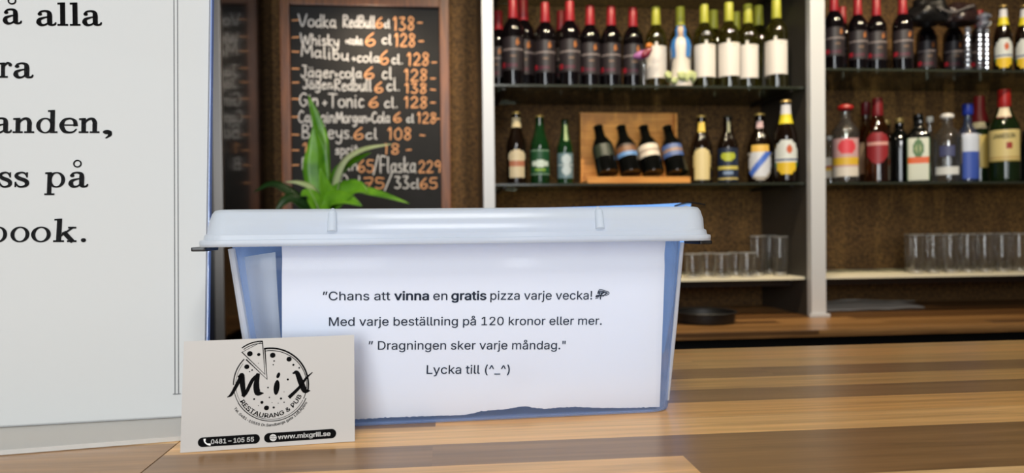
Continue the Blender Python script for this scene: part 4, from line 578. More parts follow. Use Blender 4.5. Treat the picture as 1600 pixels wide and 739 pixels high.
ln(W, 'Jäger', 328, 440, 262, 18, .03); ln(W, '+cola', 440, 532, 265, 16); ln(O, '6', 540, 576, 268, 18); ln(W, 'cl.', 602, 648, 268, 18); ln(O, '128', 678, 756, 275, 18); ln(O, '-', 764, 786, 278, 14)
ln(W, 'Jäger', 335, 430, 302, 15, .0); ln(W, '+Redbull', 425, 566, 308, 18); ln(O, '6', 576, 606, 314, 16); ln(W, 'cl.', 618, 662, 308, 16); ln(O, '138', 680, 754, 316, 15); ln(O, '-', 764, 786, 315, 14)
ln(W, 'Gin', 322, 385, 360, 20); ln(W, '+Tonic', 400, 540, 364, 21); ln(O, '6', 556, 590, 364, 16); ln(W, 'cl.', 610, 655, 366, 17); ln(O, '128', 678, 756, 366, 17); ln(O, '-', 764, 786, 360, 14)
ln(W, 'Captain', 318, 440, 416, 18); ln(W, 'Morgan+Cola', 446, 628, 416, 16); ln(O, '6', 640, 668, 416, 16); ln(W, 'cl', 686, 710, 416, 13); ln(O, '128', 722, 786, 418, 16); ln(O, '-', 784, 800, 414, 14)
ln(W, 'Baileys.', 330, 502, 470, 21); ln(O, '6', 505, 540, 474, 18); ln(W, 'cl', 546, 586, 472, 16); ln(O, '108', 622, 702, 474, 18); ln(O, '-', 728, 750, 470, 14)
ln(O, '1', 332, 352, 520, 15); ln(W, 'cl', 396, 420, 522, 17); ln(W, 'sprit', 444, 520, 524, 15); ln(O, '18', 606, 662, 524, 16); ln(O, '-', 682, 704, 520, 14)
ln(W, 'B', 330, 352, 575, 18); ln(W, 'vin', 462, 520, 578, 16); ln(O, '65', 520, 574, 584, 18); ln(W, '/Flaska', 572, 716, 586, 24); ln(O, '229', 726, 802, 586, 18)
ln(W, '50', 428, 486, 635, 20); ln(W, 'cl', 500, 530, 636, 18); ln(O, '75', 540, 610, 640, 16); ln(W, '/', 610, 640, 640, 22); ln(W, '33', 644, 694, 640, 19); ln(W, 'cl', 700, 728, 640, 15); ln(O, '65', 730, 790, 640, 16)
for yb in (78, 136, 184, 242, 290, 346, 406, 466, 520, 570, 630): ln(O, '-', 292, 324, yb, 12)
for c_, y_, k_ in WL:
    k_.build('chalk_writing', mat('white_chalk', (226, 226, 226), .9) if c_ == 'white' else mat('orange_chalk', (240, 176, 124), .9), t, label='white chalk writing' if c_ == 'white' else 'orange chalk writing')

# ------------------------------------------------------------------ back shelving: posts, dividers, glass shelves
M_alu = mat('aluminium_post', (214, 216, 219), .4, .15)
t = thing('shelf_frame', 'aluminium upright frame of the back bar shelves, two posts with grey side panels', 'shelf', (0, 0, BC))
def post(pa, pb, pyy, side):
    xa, xb = at(pa, pyy, YP).x, at(pb, pyy, YP).x
    obj('post', box((xa, YP, 0), (xb, YP+.03, 1.75), .002), M_alu, t)
    obj('side_panel', box((xa+side[0], YP+.0302, 0), (xa+side[1], WY-.003, 1.75)), mat('grey_side_panel', (84, 80, 74), .35, .4), t)
    obj('foot_plate', box((xa-.01, YP-.008, 0), (xb+.01, YP-.0002, .012), .001), M_alu, t)
    return xa, xb
LX0, LX1 = post(754, 772, 160, (.004, .034))
RX0, RX1 = post(1267, 1290, 250, (.004, .020))
# post heights start at the back counter
M_glass = thin('shelf_glass', (.62, .66, .58), (60, 66, 56), .10, .07, .04)
M_edge = mat('shelf_glass_edge', (46, 50, 42), .2)
YS = 2.40
zL1 = at(1000, 133, YS).z; zL2 = at(1000, 286, YS).z; zR1 = at(1450, 108, YS).z; zR2 = at(1450, 284, YS).z; zT = at(1000, -42, YS).z
def gshelf(xa, xb, z, label, yb=WY-.004):
    t = thing('glass_shelf', label, 'shelf', ((xa+xb)/2, YS, z), 0, 'glass shelves of the back bar'); h = (xb-xa)/2
    obj('glass_pane', box((-h, .0042, -.008), (h, yb-YS, 0), .0008), M_glass, t)
    obj('front_edge', box((-h, 0, -.008), (h, .004, 0), .0008), M_edge, t, label='dark polished front edge')
    for x in (-h+.04, h-.04):
        obj('bracket', box((x-.006, .02, -.016), (x+.006, yb-YS-.004, -.0082), .001), mat('bracket_metal', (60, 58, 55), .4, .7), t)
G0, G1 = LX0+.036, RX0+.002
H0, H1 = RX0+.022, 2.85
gshelf(G0, G1, zL1, 'glass shelf holding the red-capped and white-label wine bottles between the two posts')
gshelf(G0, G1, zL2, 'glass shelf holding the beer bottles and the wooden bottle crate')
gshelf(G0, G1, zT, 'topmost glass shelf above the yellow-capped wine bottles')
gshelf(H0, H1, zR1, 'glass shelf right of the second post holding wine bottles and a black bag')
gshelf(H0, H1, zR2, 'glass shelf right of the second post holding liquor bottles')
zW = at(1330, 422, WY-.05).z; YW = atz(1330, 431, zW).y
for xa, xb, lab in ((G0, G1, 'cream-white shelf board holding glasses between the plastic box and the second post'), (H0, H1, 'cream-white shelf board holding the rows of tall tumblers right of the second post')):
    t = thing('white_shelf', lab, 'shelf', ((xa+xb)/2, YW, zW), 0, 'cream-white shelf boards'); hw = (xb-xa)/2
    obj('board', box((-hw, 0, -.010), (hw, WY-.004-YW, 0), .001), mat('cream_board', (232, 224, 198), .45), t)
    obj('support_rail', box((-hw, .10, -.04), (hw, .12, -.0102)), mat('dark_panel', (40, 30, 24), .5), t)

# ------------------------------------------------------------------ bottles
M_dark = mat('dark_red_wine_glass', (9, 6, 8), .08, 0, .6); M_brown = mat('brown_beer_glass', (20, 11, 6), .08, 0, .6); M_green = mat('green_beer_glass', (14, 48, 20), .08, 0, .6)
M_green2 = mat('dark_green_glass', (20, 34, 14), .08, 0, .6); M_olive = thin('pale_olive_glass', (.55, .53, .25), (70, 66, 22), .35, .10, .05); M_black = mat('black_bottle_glass', (8, 9, 8), .08, 0, .6)
M_clear = thin('clear_glass', (.82, .83, .82), (150, 152, 155), .10, .10, .04); M_amber = thin('amber_glass', (.55, .3, .12), (70, 36, 14), .3, .1, .05); M_blueg = thin('blue_tinted_glass', (.6, .7, .85), (90, 110, 160), .25, .10, .05)
M_red = mat('red_capsule', (152, 34, 42), .4); M_dkred = mat('dark_red_capsule', (110, 22, 28), .4); M_yel = mat('yellow_green_capsule', (176, 176, 62), .4); M_gold = mat('gold_crown_cap', (176, 150, 92), .35, .5); M_blk = mat('black_crown_cap', (24, 24, 24), .35)
M_wcap = mat('white_cap', (220, 218, 214), .4); M_blu = mat('blue_cap', (30, 52, 150), .35); M_rcap = mat('bright_red_cap', (158, 30, 28), .4); M_label = colmat()
P_wine = [(0, .004), (.030, 0), (.0365, .003), (.0375, .01), (.0375, .185), (.0355, .2), (.028, .216), (.0185, .228), (.0148, .238), (.0142, .295), (.0142, .3), (0, .3)]
P_beer = [(0, .003), (.025, 0), (.0298, .003), (.0305, .008), (.0305, .118), (.0285, .135), (.021, .158), (.0158, .178), (.0135, .2), (.0128, .222), (0, .222)]
P_stein = [(0, .003), (.026, 0), (.0318, .003), (.033, .01), (.033, .10), (.0315, .118), (.024, .14), (.0165, .155), (.0145, .175), (.0132, .202), (0, .202)]
P_liq = [(0, .004), (.033, 0), (.039, .004), (.040, .012), (.040, .165), (.036, .185), (.022, .205), (.0155, .215), (.0145, .245), (.0145, .25), (0, .25)]
P_whisk = [(0, .004), (.031, 0), (.037, .004), (.038, .012), (.038, .15), (.036, .165), (.026, .19), (.018, .21), (.0155, .225), (.0148, .27), (0, .27)]
P_jag = [(0, .004), (.036, 0), (.040, .006), (.041, .012), (.041, .155), (.037, .175), (.020, .195), (.0165, .2), (.016, .225), (0, .225)]
def capsule(prof, z0, z1, out=.0008, seg=20):
    f = rprof(prof); return lathe([(f(z0)+out*.3, z0), (f(z0)+out, z0+.001), (f((z0+z1)/2)+out, (z0+z1)/2), (f(z1-.004)+out, z1-.002), (f(z1-.004)+out-.001, z1+.0006), (0, z1+.001)], seg)
def crown(z, r=.0145):
    return lathe([(r, z-.003), (r+.0012, z-.002), (r, z+.002), (r-.004, z+.0042), (0, z+.0045)], 21)
def bottle(name, label, cat, prof, glass, loc, group, cap=None, labels=(), rotz=0.0, scale=None, squash=None, extra=None):
    t = thing(name, label, cat, loc, rotz, group)
    obj('glass_body', lathe(prof, 28, squash), glass, t, True)
    if cap: obj(*cap[:3], t, True)
    rf = rprof(prof)
    for nm, th, z0, z1, fn in labels:
        q = th if isinstance(th, tuple) else (-th, th)
        obj(nm, patch(rf, q[0], q[1], z0, z1, fn, squash=squash), M_label, t, True)
    if extra: extra(t)
    if scale: t.scale = scale
    return t
def face(p): return math.atan2(-(p[0]-CAM.x), (p[1]-CAM.y))       # turn the label towards the guests' side
ordn = ['first', 'second', 'third', 'fourth', 'fifth', 'sixth', 'seventh', 'eighth', 'ninth']
def place(px, ztop, zsh, Y, H, toppx=None, py=200):
    x = at(px, py, Y).x; return (x, Y, zsh)

# --- red wine, dark label
def f_red(u, v):
    if .60 < v < .66: return (120, 110, 110)
    if u < -.62 and .08 < v < .26: return (150, 28, 44)
    if (u-.42)**2*1.0+((v-.84)*1.6)**2 < .02: return (158, 96, 46)
    if .10 < v < .22 and -.5 < u < .4: return (72, 26, 44)
    if .4 < v < .46 and -.1 < u < .3: return (110, 84, 66)
    return (36, 30, 34)
Gr = 'red wine bottles with dark labels'
reds = [(802, 2.485, -6, 'tallest dark red wine bottle close to the left post'), (818, 2.575, 0, 'dark red wine bottle half hidden behind the one nearest the left post'),
        (852, 2.51, 0, None), (890.5, 2.495, -3, None), (922, 2.53, 3, None), (955, 2.53, 3, None), (989, 2.535, 5, 'dark red wine bottle beside the small purple and orange ornament')]
labs = iter(['red-capped dark wine bottle standing clear, right of the close pair by the left post', 'tall red-capped dark wine bottle with a second red capsule peeking out behind it',
             'red-capped dark wine bottle, second to the left of the bottle beside the ornament', 'red-capped dark wine bottle directly left of the bottle beside the purple ornament'])
proto = None
def hs(toppy, px, Y, zs, H): return (at(px, toppy, Y).z - zs)/H
for i, (px, Y, dt, lab) in enumerate(reds):
    p = place(px, 0, zL1, Y, .3, py=60); top = {802: -2, 818: 0, 852: 5, 890.5: 3, 922: 10, 955: 11, 989: 13}[px]
    s = hs(top, px, Y, zL1, .3); lab = lab or next(labs); rz = face(p) + random.uniform(-.15, .1)
    if proto is None:
        proto = bottle('wine_bottle', lab, 'bottle', P_wine, M_dark, p, Gr, ('capsule', capsule(P_wine, .232, .3), M_red), [('label', 1.15, .055, .165, f_red)], rz, (s, s, s))
    else: dup(proto, p, rz, lab, (s, s, s))
for px, Y, lab in ((779, 2.60, 'dark red wine bottle in the rear row touching the left post'), (877, 2.64, 'rear red-capped wine bottle peeking out behind a taller front bottle')):
    p = place(px, 0, zL1, Y, .3, py=60); s = hs(18, px, Y, zL1, .3); o = dup(proto, p, face(p)-.4, lab, (s, s, s))
RR = [(1303, 2.47, 'dark red wine bottle touching the right side of the second post'), (1316, 2.62, 'rear red-capped wine bottle just right of the second post'), (1340, 2.51, 'dark red wine bottle with bright capsule, third capsule right of the second post'),
      (1369, 2.515, 'dark red wine bottle standing left of the one under the black bag edge'), (1410, 2.49, 'dark red wine bottle under the left edge of the black bag'), (1447, 2.63, 'dark red wine bottle under the middle of the black bag'),
      (1489, 2.63, 'dark red wine bottle behind the round base of the crystal stand'), (1530, 2.63, 'dark red wine bottle behind the taller bead column of the crystal stand')]
for px, Y, lab in RR:
    p = place(px, 0, zR1, Y, .3, py=60); s = .95; o = dup(proto, p, face(p)+.25, lab, (s, s, s)); o['group'] = 'red wine bottles right of the second post'
# --- white wine, pale label with torn upper edge
def f_white(u, v):
    if v > .90 + .06*math.exp(-(u*6)**2) - .02*math.cos(u*7) and abs(u) > .12: return None
    if abs(v-.56) < .012: return (176, 172, 166)
    if .3 < u < .55 and .78 < v < .86: return (198, 186, 172)
    return (214, 208, 202)
Gw = 'white wine bottles with yellow-green capsules'
whites = [(1025, 2.53, 12, 'pale-label wine bottle behind the purple and orange ornament'), (1063, 2.58, 12, 'yellow-capped wine bottle hidden behind the blue and white figurine'),
          (1100.5, 2.51, 8, 'pale-label wine bottle immediately right of the blue and white figurine'), (1139, 2.49, 5, 'pale-label wine bottle, second right of the figurine'),
          (1168.5, 2.525, 8, 'pale-label wine bottle, third right of the figurine'), (1213, 2.455, 0, 'largest pale-label wine bottle next to the second post')]
wp = None
for px, Y, top, lab in whites:
    p = place(px, 0, zL1, Y, .3, py=60); s = hs(top, px, Y, zL1, .3); rz = face(p)+random.uniform(-.1, .2)
    if wp is None: wp = bottle('wine_bottle', lab, 'bottle', P_wine, M_olive, p, Gw, ('capsule', capsule(P_wine, .236, .3), M_yel), [('label', 1.2, .045, .17, f_white)], rz, (s, s, s))
    else: dup(wp, p, rz, lab, (s, s, s))
for px, top, lab in ((1115, 17, 'rear white wine bottle between the first and second pale labels right of the figurine'), (1150, 20, 'rear white wine bottle between the second and third pale labels right of the figurine'), (1185, 10, 'rear white wine bottle beside the largest pale-label bottle, nearest the second post')):
    Y = 2.64; p = place(px, 0, zL1, Y, .3, py=60); s = hs(top, px, Y, zL1, .3); dup(wp, p, face(p)+2.6, lab, (s, s, s))

# --- beers on the lower shelf
def oval(u, v, cu, cv, ru, rv): return ((u-cu)/ru)**2 + ((v-cv)/rv)**2 < 1
def f_cream(u, v):
    if not (oval(u, v, 0, .75, .8, .25) or (abs(u) < .75 and v < .75)): return None
    if .42 < v < .58: return (176, 112, 84)
    return (206, 192, 160)
def f_heine(u, v):
    if v < .06 or v > .94: return (120, 150, 128)
    if .30 < v < .62 and abs(u) < .75: return (200, 214, 204) if abs(v-.46) < .10 or abs(u) < .35 else (30, 72, 44)
    if .14 < v < .24: return (130, 168, 60) if abs(u) < .4 else (34, 90, 50)
    return (24, 74, 42)
def f_silver(u, v):
    if oval(u, v, .1, .74, .55, .2) or oval(u, v, .1, .32, .5, .2): return (186, 200, 206)
    if abs(v-.53) < .03: return (180, 190, 196)
    return (104, 130, 140)
def f_tall(u, v):
    if not (abs(u) < .55 + .25*(v if v < .7 else 1.4-v) and (v < .8 or oval(u, v, 0, .8, .6, .2))): return None
    return (214, 196, 142) if abs(u) < .45 else (190, 168, 110)
def f_navy(u, v):
    if .62 < v < .86 and oval(u, v, 0, .74, .6, .14): return (172, 180, 52)
    if .36 < v < .46: return (196, 182, 84)
    if .04 < v < .12: return (200, 180, 100)
    if .18 < v < .3 and abs(u) < .4: return (120, 140, 170)
    return (26, 38, 60)
def f_bav(u, v):
    if not oval(u, v, 0, .5, .9, .5) and v < .72: return None
    if v > .80: return (222, 180, 84) if abs(u) < .6 else None
    d = (u*.5 - (v-.5))
    if abs(d) < .12: return (72, 110, 200)
    if oval(u, v, 0, .5, .8, .42): return (206, 208, 214)
    return (160, 152, 140)
def f_pale(u, v):
    if not oval(u, v, 0, .5, .95, .52): return None
    if v < .34: return (220, 184, 44) if abs(u) < .7 else (60, 120, 70)
    if .40 < v < .46: return (60, 80, 120)
    if oval(u, v, .2, .72, .22, .12): return (190, 90, 50)
    return (206, 210, 206)
def f_neck(c1, c2=None):
    return lambda u, v: c1 if (c2 is None or v > .5) else c2
Gb = 'beer bottles in a row on the lower shelf'
def beer(px, top, lab, prof, glass, cap, labels, Y=2.50, wide=1.0, zsh=None, grp=Gb):
    zsh = zL2 if zsh is None else zsh; p = place(px, 0, zsh, Y, .2, py=240); H = prof[-1][1]+.005; s = hs(top, px, Y, zsh, H)
    return bottle('beer_bottle', lab, 'bottle', prof, glass, p, grp, cap, labels, face(p)+.05, (s*wide, s*wide, s))
zc = .222
beer(807, 175, 'brown beer bottle with cream label and pale neck label, first from the left post', P_beer, M_brown, ('crown_cap', crown(zc), M_gold), [('label', 1.2, .022, .108, f_cream), ('neck_label', 1.2, .178, .208, f_neck((206, 190, 150)))])
beer(843.5, 180, 'green beer bottle with wide green and white label and gold cap', P_beer, M_green, ('crown_cap', crown(zc), M_gold), [('label', 1.35, .032, .112, f_heine)], wide=1.02)
beer(883, 186, 'slim green beer bottle with silver label beside the wooden crate', P_beer, M_green, ('crown_cap', crown(zc), M_green2), [('label', 1.2, .022, .108, f_silver), ('neck_label', (-.2, .5), .15, .205, f_neck((150, 170, 120)))], wide=.92)
beer(1096, 180, 'dark beer bottle with long cream shield label right of the wooden crate', P_stein, M_brown, ('crown_cap', crown(.202), M_gold), [('label', 1.2, .012, .105, f_tall), ('neck_label', .7, .155, .185, f_neck((222, 190, 84)))])
beer(1137, 181, 'dark beer bottle with navy and lime green banded label', P_stein, M_brown, ('crown_cap', crown(.202), M_blk), [('label', 1.2, .008, .108, f_navy), ('neck_label', (-.1, .5), .155, .19, f_neck((150, 150, 120)))], wide=.93)
beer(1187, 177, 'dark beer bottle with blue and white striped round label', P_stein, M_brown, ('crown_cap', crown(.202), M_gold), [('label', 1.25, .010, .112, f_bav), ('neck_label', .6, .162, .182, f_neck((200, 170, 170)))], wide=1.05)
pale = beer(1228, 156, 'tallest beer bottle with white and yellow label next to the second post', P_beer, M_brown, ('crown_cap', crown(zc), M_gold), [('label', 1.25, .022, .115, f_pale), ('neck_label', 1.1, .160, .212, f_neck((206, 206, 210), (216, 200, 40)))], Y=2.435)
for px, lab in ((1567, 'yellow and white labelled beer bottle right of the crystal stand'), (1600, 'yellow and white labelled beer bottle cut by the picture edge')):
    p = place(px, 0, zR1, 2.50, .2, py=60); o = dup(pale, p, face(p)+.15, lab, (1.0, 1.0, hs(8, px, 2.50, zR1, .227))); o['group'] = 'yellow-label beers on the upper shelf'

# --- wooden crate with four leaning bottles
Yc = 2.50
xa, xb = at(906, 230, Yc+.1).x, at(1056, 230, Yc+.1).x; zc1 = at(980, 176, Yc+.1).z; zc0 = zL2
M_crate = speckle('pine_crate', (190, 124, 52), (222, 158, 78), 5, .5, stretch=(1, 1, 16)); xf0, xf1 = at(918, 280, Yc-.1).x, at(1079, 280, Yc-.1).x
t = thing('wooden_crate', 'orange pine crate with tall back holding four leaning dark bottles', 'crate', ((xa+xb)/2, Yc+.1, zL2)); cxx = (xa+xb)/2; h = (xb-xa)/2
obj('back_board', box((-h, 0, .012), (h, .012, zc1-zL2), .002), M_crate, t)
obj('base_board', box((xf0-cxx, -.192, 0), (xf1-cxx, .012, .011), .001), M_crate, t)
obj('front_lip', box((xf0-cxx, -.200, 0), (xf1-cxx, -.1922, .022), .001), M_crate, t)
for x in (-h, h-.010): obj('side_board', slab([(x, -.02), (x+.010, -.02), (x+.010, -.0002), (x, -.0002)], .0112, (zc1-zL2)*.98), M_crate, t)
def f_l1(u, v): return (44, 52, 40) if abs(u) < .7 else (26, 32, 26)
def f_l2(u, v): return (92, 136, 190) if v < .35 else ((120, 82, 54) if v < .8 else (60, 44, 36))
def f_l3(u, v): return (150, 130, 116) if .42 < v < .55 else (208, 196, 180)
def f_l4(u, v): return (66, 92, 150) if v < .22 or v > .8 else ((150, 116, 92) if .4 < v < .62 else (84, 100, 140))
for px, fn, lab in ((938, f_l1, 'leaning dark bottle with dull green label, first in the wooden crate'), (974, f_l2, 'leaning dark bottle with light blue band, second in the wooden crate'), (1009, f_l3, 'leaning dark bottle with cream label, third in the wooden crate'), (1046, f_l4, 'leaning dark bottle with blue and tan label, last in the wooden crate')):
    p = at(px+13, 274, Yc-.040); p.z = zL2+.0125
    o = bottle('beer_bottle', lab, 'bottle', P_stein, M_black, p, 'four leaning bottles in the crate', ('crown_cap', crown(.202), M_blk), [('label', 1.1, .062, .112, fn)], 0, (1.19, 1.19, .95))
    # leaning back against the crate's tall board, a little to the left
    o.rotation_euler = (-.34, -.20, face(p)); o.location.z += .0215; o.location.y += .003

# --- liquor on the lower right shelf
Gl = 'liquor bottles on the lower shelf right of the second post'
def liq(px, top, lab, prof, glass, cap, labels, Y=2.52, wide=1.0, squash=None, capz=0.0, extra=None, name='liquor_bottle'):
    p = place(px, 0, zR2, Y, .2, py=240); H = prof[-1][1]+capz; s = hs(top, px, Y, zR2, H)
    return bottle(name, lab, 'bottle', prof, glass, p, Gl, cap, labels, face(p), (s*wide, s*wide, s), squash, extra)
def ball(z, r): return lathe([(r*.55, z-.004), (r*.9, z), (r, z+.006), (r*.9, z+.013), (r*.5, z+.018), (0, z+.019)], 20)
def cyl(z, r, h): return lathe([(r, z), (r+.0008, z+.001), (r+.0008, z+h-.002), (r-.001, z+h), (0, z+h)], 24)
def f_gin(u, v):
    if oval(u, v, .1, .78, .62, .2): return (202, 60, 70)
    if .30 < v < .50: return (206, 168, 50)
    if v < .24: return (206, 198, 186)
    return (186, 150, 150)
liq(1297, 213, 'clear liquor bottle half hidden behind the second post', P_liq, M_clear, ('cap', cyl(.25, .0155, .02), M_wcap), [('label', 1.2, .04, .15, lambda u, v: (206, 170, 50) if .35 < v < .5 else ((160, 60, 40) if .5 < v < .62 else (200, 196, 190)))], 2.605, 1.0, capz=.02)
liq(1321, 163, 'clear gin bottle with round red cap and pink and yellow label', P_liq, M_clear, ('cap', ball(.25, .024), M_rcap), [('label', 1.1, .022, .15, f_gin)], 2.49, 1.08, capz=.019)
liq(1353, 160, 'amber bottle with dark red cap behind the red-label liqueur', P_liq, M_amber, ('cap', cyl(.25, .0165, .045), M_dkred), [('label', 1.0, .04, .15, lambda u, v: (150, 130, 110))], 2.63, .95, capz=.045)
def f_redl(u, v):
    w_ = .75 if v > .25 else .75*(v/.25)**.5
    if abs(u) > w_ or not (v < .85 or oval(u, v, 0, .85, .75, .15)): return None
    if .58 < v < .68: return (200, 150, 140)
    return (136, 34, 40)
liq(1371, 155, 'clear liqueur bottle with dark red shield label and tall red cap', P_whisk, M_amber, ('cap', capsule(P_whisk, .215, .272), M_dkred), [('label', 1.1, .06, .16, f_redl)], 2.50, 1.0)
liq(1384, 188, 'dark squat bottle standing directly left of the black square bottle', P_jag, M_black, ('cap', cyl(.225, .0165, .018), M_gold), [], 2.665, .95, capz=.018)
liq(1405, 185, 'black square bottle standing left of the orange-banded label bottle', P_jag, M_black, ('cap', cyl(.225, .0165, .018), M_gold), [], 2.575, .92, (2.6, .9), capz=.018)
def f_jag(u, v):
    if abs(u) > .92 or v < .02 or v > .98: return (60, 96, 60)
    if .42 < v < .57: return (212, 92, 34)
    r = (u*.82)**2 + ((v-.76)*1.9)**2
    if r < .17: return (74, 110, 62) if (r > .05 or abs(u) < .08) else (150, 160, 110)
    return (202, 206, 190)
def jag_letters(t):
    k = Ink(); fit(k, 'Jägermeister', (-.030, .083), (.030, .083), .009, .008)
    obj('lettering', wrap(k, .041, (5, .8)), mat('white_print', (226, 222, 210), .5), t)
def wrap(k, r, sq=None, out=.0016):
    vs = []
    for x, y, z in k.v:
        if sq: vs.append((x, -r*sq[1]*1.0-out+.0002, y))
        else: a = x/r; vs.append(((r+out)*math.sin(a), -(r+out)*math.cos(a), y))
    return pydata(vs, k.f)
liq(1435, 179, 'black-green square bottle with white label, green emblem and orange band', P_jag, M_black, ('cap', cyl(.225, .0165, .022), M_black), [('label', (-.80, .80), .008, .16, f_jag)], 2.475, .98, (5, .8), capz=.022)
liq(1453, 184, 'small white-capped clear bottle behind the orange-banded bottle', P_whisk, M_clear, ('cap', cyl(.262, .0158, .022), M_wcap), [], 2.60, .8, capz=.01)
def f_van(u, v):
    if .02 < v < .24 and abs(u) < .7: return (206, 208, 206)
    return None
def f_emb(u, v): return (64, 68, 104)
liq(1480, 177, 'broad clear vodka bottle with round white cap and small white strip label', P_liq, M_clear, ('cap', ball(.25, .019), M_wcap), [('label', .8, .03, .06, lambda u, v: (206, 208, 206)), ('emblem', .5, .1, .14, f_emb)], 2.49, 1.3, capz=.019)
liq(1512, 163, 'clear vodka bottle with tall blue cap and white over blue label', P_liq, M_blueg, ('cap', cyl(.25, .019, .04), M_blu), [('label', (-.5, 1.3), .015, .18, lambda u, v: (196, 204, 220) if v > .62 else (58, 84, 170))], 2.51, .9, capz=.04)
def f_dull(u, v): return (190, 168, 90) if abs(u) < .8 else (120, 110, 60)
liq(1530, 152, 'green whiskey bottle with red capsule behind the blue-capped bottle', P_whisk, M_green2, ('capsule', capsule(P_whisk, .19, .272), M_dkred), [('label', 1.2, .05, .15, f_dull), ('neck_label', .6, .17, .22, lambda u, v: (214, 196, 160))], 2.60, 1.0)
def f_jam(u, v):
    if abs(u) > .94 or v < .05: return (150, 132, 70)
    if oval(u, v, .25, .5, .16, .10): return (150, 50, 36)
    if .08 < v < .16: return (180, 150, 90)
    return (208, 190, 128)
def jam_letters(t):
    k = Ink(); fit(k, 'JAMESON', (-.026, .128), (.026, .128), .013, .012)
    obj('lettering', wrap(k, .038), mat('dark_green_print', (44, 52, 34), .5), t, label='dark green capital lettering on the label')
liq(1569, 142, 'green whiskey bottle with cream label and red capsule, foremost on its shelf', P_whisk, M_green2, ('capsule', capsule(P_whisk, .222, .272), M_rcap), [('label', 1.25, .06, .152, f_jam), ('neck_label', .7, .188, .222, lambda u, v: (220, 206, 176) if abs(v-.5) < .42 else (120, 40, 40))], 2.475, 1.06, extra=jam_letters)
liq(1603, 205, 'black bottle cut by the picture edge right of the cream-label whiskey', P_jag, M_black, ('cap', cyl(.225, .0165, .018), M_blk), [], 2.52, .9, capz=.018)

# ------------------------------------------------------------------ ornaments on the upper shelf
p = at(1064, 120, 2.45); p.z = zL1+.0004; sc = hs(40, 1064, 2.45, zL1, .20)
t = thing('figurine', 'small standing figurine in a blue cloak and white robe before a wine bottle', 'figurine', p, face(p)); t.scale = (sc, sc, sc)
obj('robe', lathe([(0, 0), (.034, 0), (.036, .006), (.032, .03), (.027, .07), (.025, .105), (.029, .13), (.024, .15), (.011, .163), (0, .165)], 28), mat('white_ceramic', (214, 206, 196), .35), t, True)
def cloakm():
    vs, fs = [], []; prof = [(.030, .095), (.031, .115), (.0335, .133), (.028, .152), (.016, .168), (.0175, .185), (.012, .199), (0.001, .203)]
    n = 20
    for r, z in prof:
        for i in range(n+1):
            a = -PI/2 + .55 + (2*PI-1.1)*i/n; vs.append((r*math.cos(a), r*math.sin(a)+.002, z))
    for j in range(len(prof)-1):
        for i in range(n): a = j*(n+1)+i; fs.append((a, a+1, a+n+2, a+n+1))
    return pydata(vs, fs)
obj('cloak', cloakm(), mat('blue_ceramic', (62, 128, 200), .35), t, True)
obj('head', lathe([(0, .162), (.009, .165), (.0135, .176), (.0135, .186), (.009, .196), (0, .199)], 20), mat('pale_skin_ceramic', (206, 176, 150), .4), t, True)
fl = bmesh.new()
for k in range(16):
    a = k*2.4; r = .034+.012*((k*7) % 5)/5
    g = bmesh.ops.create_icosphere(fl, subdivisions=1, radius=.009+.004*(k % 3)); 
    for v in g['verts']: v.co += Vector((r*math.cos(a), r*math.sin(a)*.8, (.0185+.03*((k*5) % 7)/7)))
o = obj('flower_base', fl, mat('pale_green_ceramic', (186, 196, 140), .4), t, True); o['kind'] = 'stuff'
p = at(1006, 120, 2.455); p.z = zL1; sc = hs(66, 1006, 2.455, zL1, .135)
t = thing('ornament', 'small ornament with purple and orange bird on a clear white stem', 'ornament', p, face(p)); t.scale = (sc, sc, sc)
obj('stem', lathe([(0, 0), (.026, 0), (.026, .004), (.008, .010), (.006, .05), (.010, .07), (.006, .084), (0, .086)], 24), M_clear, t, True)
def blob(c, r, seg=16, taper=.5, axis=(1, 0, 0)):
    bm = bmesh.new(); bmesh.ops.create_uvsphere(bm, u_segments=seg, v_segments=10, radius=1)
    ax = Vector(axis).normalized(); q = Vector((1, 0, 0)).rotation_difference(ax)
    for v in bm.verts:
        s = 1 - taper*.5*(v.co.x+1)*.5
        v.co = q @ Vector((v.co.x*r[0], v.co.y*r[1]*s, v.co.z*r[2]*s)) + Vector(c)
    return bm
obj('body', blob((-.006, 0, .098), (.026, .015, .016), axis=(-.9, 0, -.15), taper=.7), mat('purple_glaze', (166, 104, 160), .3), t, True)
obj('wing', blob((.008, -.008, .102), (.020, .008, .013), axis=(.7, 0, .5), taper=.8), mat('crimson_glaze', (120, 26, 46), .3), t, True)
obj('head', blob((.016, 0, .124), (.010, .009, .009), axis=(1, 0, .2), taper=.3), mat('orange_glaze', (208, 124, 50), .3), t, True)
obj('beak', blob((.027, 0, .125), (.006, .003, .003), axis=(1, 0, -.2), taper=1.5), mat('cream_glaze', (214, 190, 140), .3), t, True)
# crystal stand on the right upper shelf
p = at(1492, 104, 2.47); p.z = zR1; xk = lambda px: at(px, 70, 2.434).x - p.x; zk = lambda py: at(1510, py, 2.434).z - zR1
t = thing('crystal_stand', 'clear crystal bead stand with round base in front of dark wine bottles', 'ornament', p)
M_cry = thin('crystal', (.8, .85, .95), (206, 216, 240), .42, .4, .03)
obj('round_base', lathe([(0, 0), (.066, 0), (.068, .003), (.06, .006), (0, .007)], 36), M_cry, t, True)
def beads(x, z0, z1, r):
    prof = [(0, z0)]; n = max(2, int((z1-z0)/(r*1.7))); hgt = (z1-z0)/n
    for i in range(n):
        prof += [(r*.5, z0+hgt*(i+.02)), (r, z0+hgt*(i+.35)), (r, z0+hgt*(i+.65)), (r*.5, z0+hgt*(i+.98))]
    prof += [(0, z1)]; me = lathe(prof, 10)
    for v in me.vertices: v.co.x += x; v.co.y -= .036
    return me
obj('bead_column', beads(xk(1512), .007, zk(42), .011), M_cry, t)
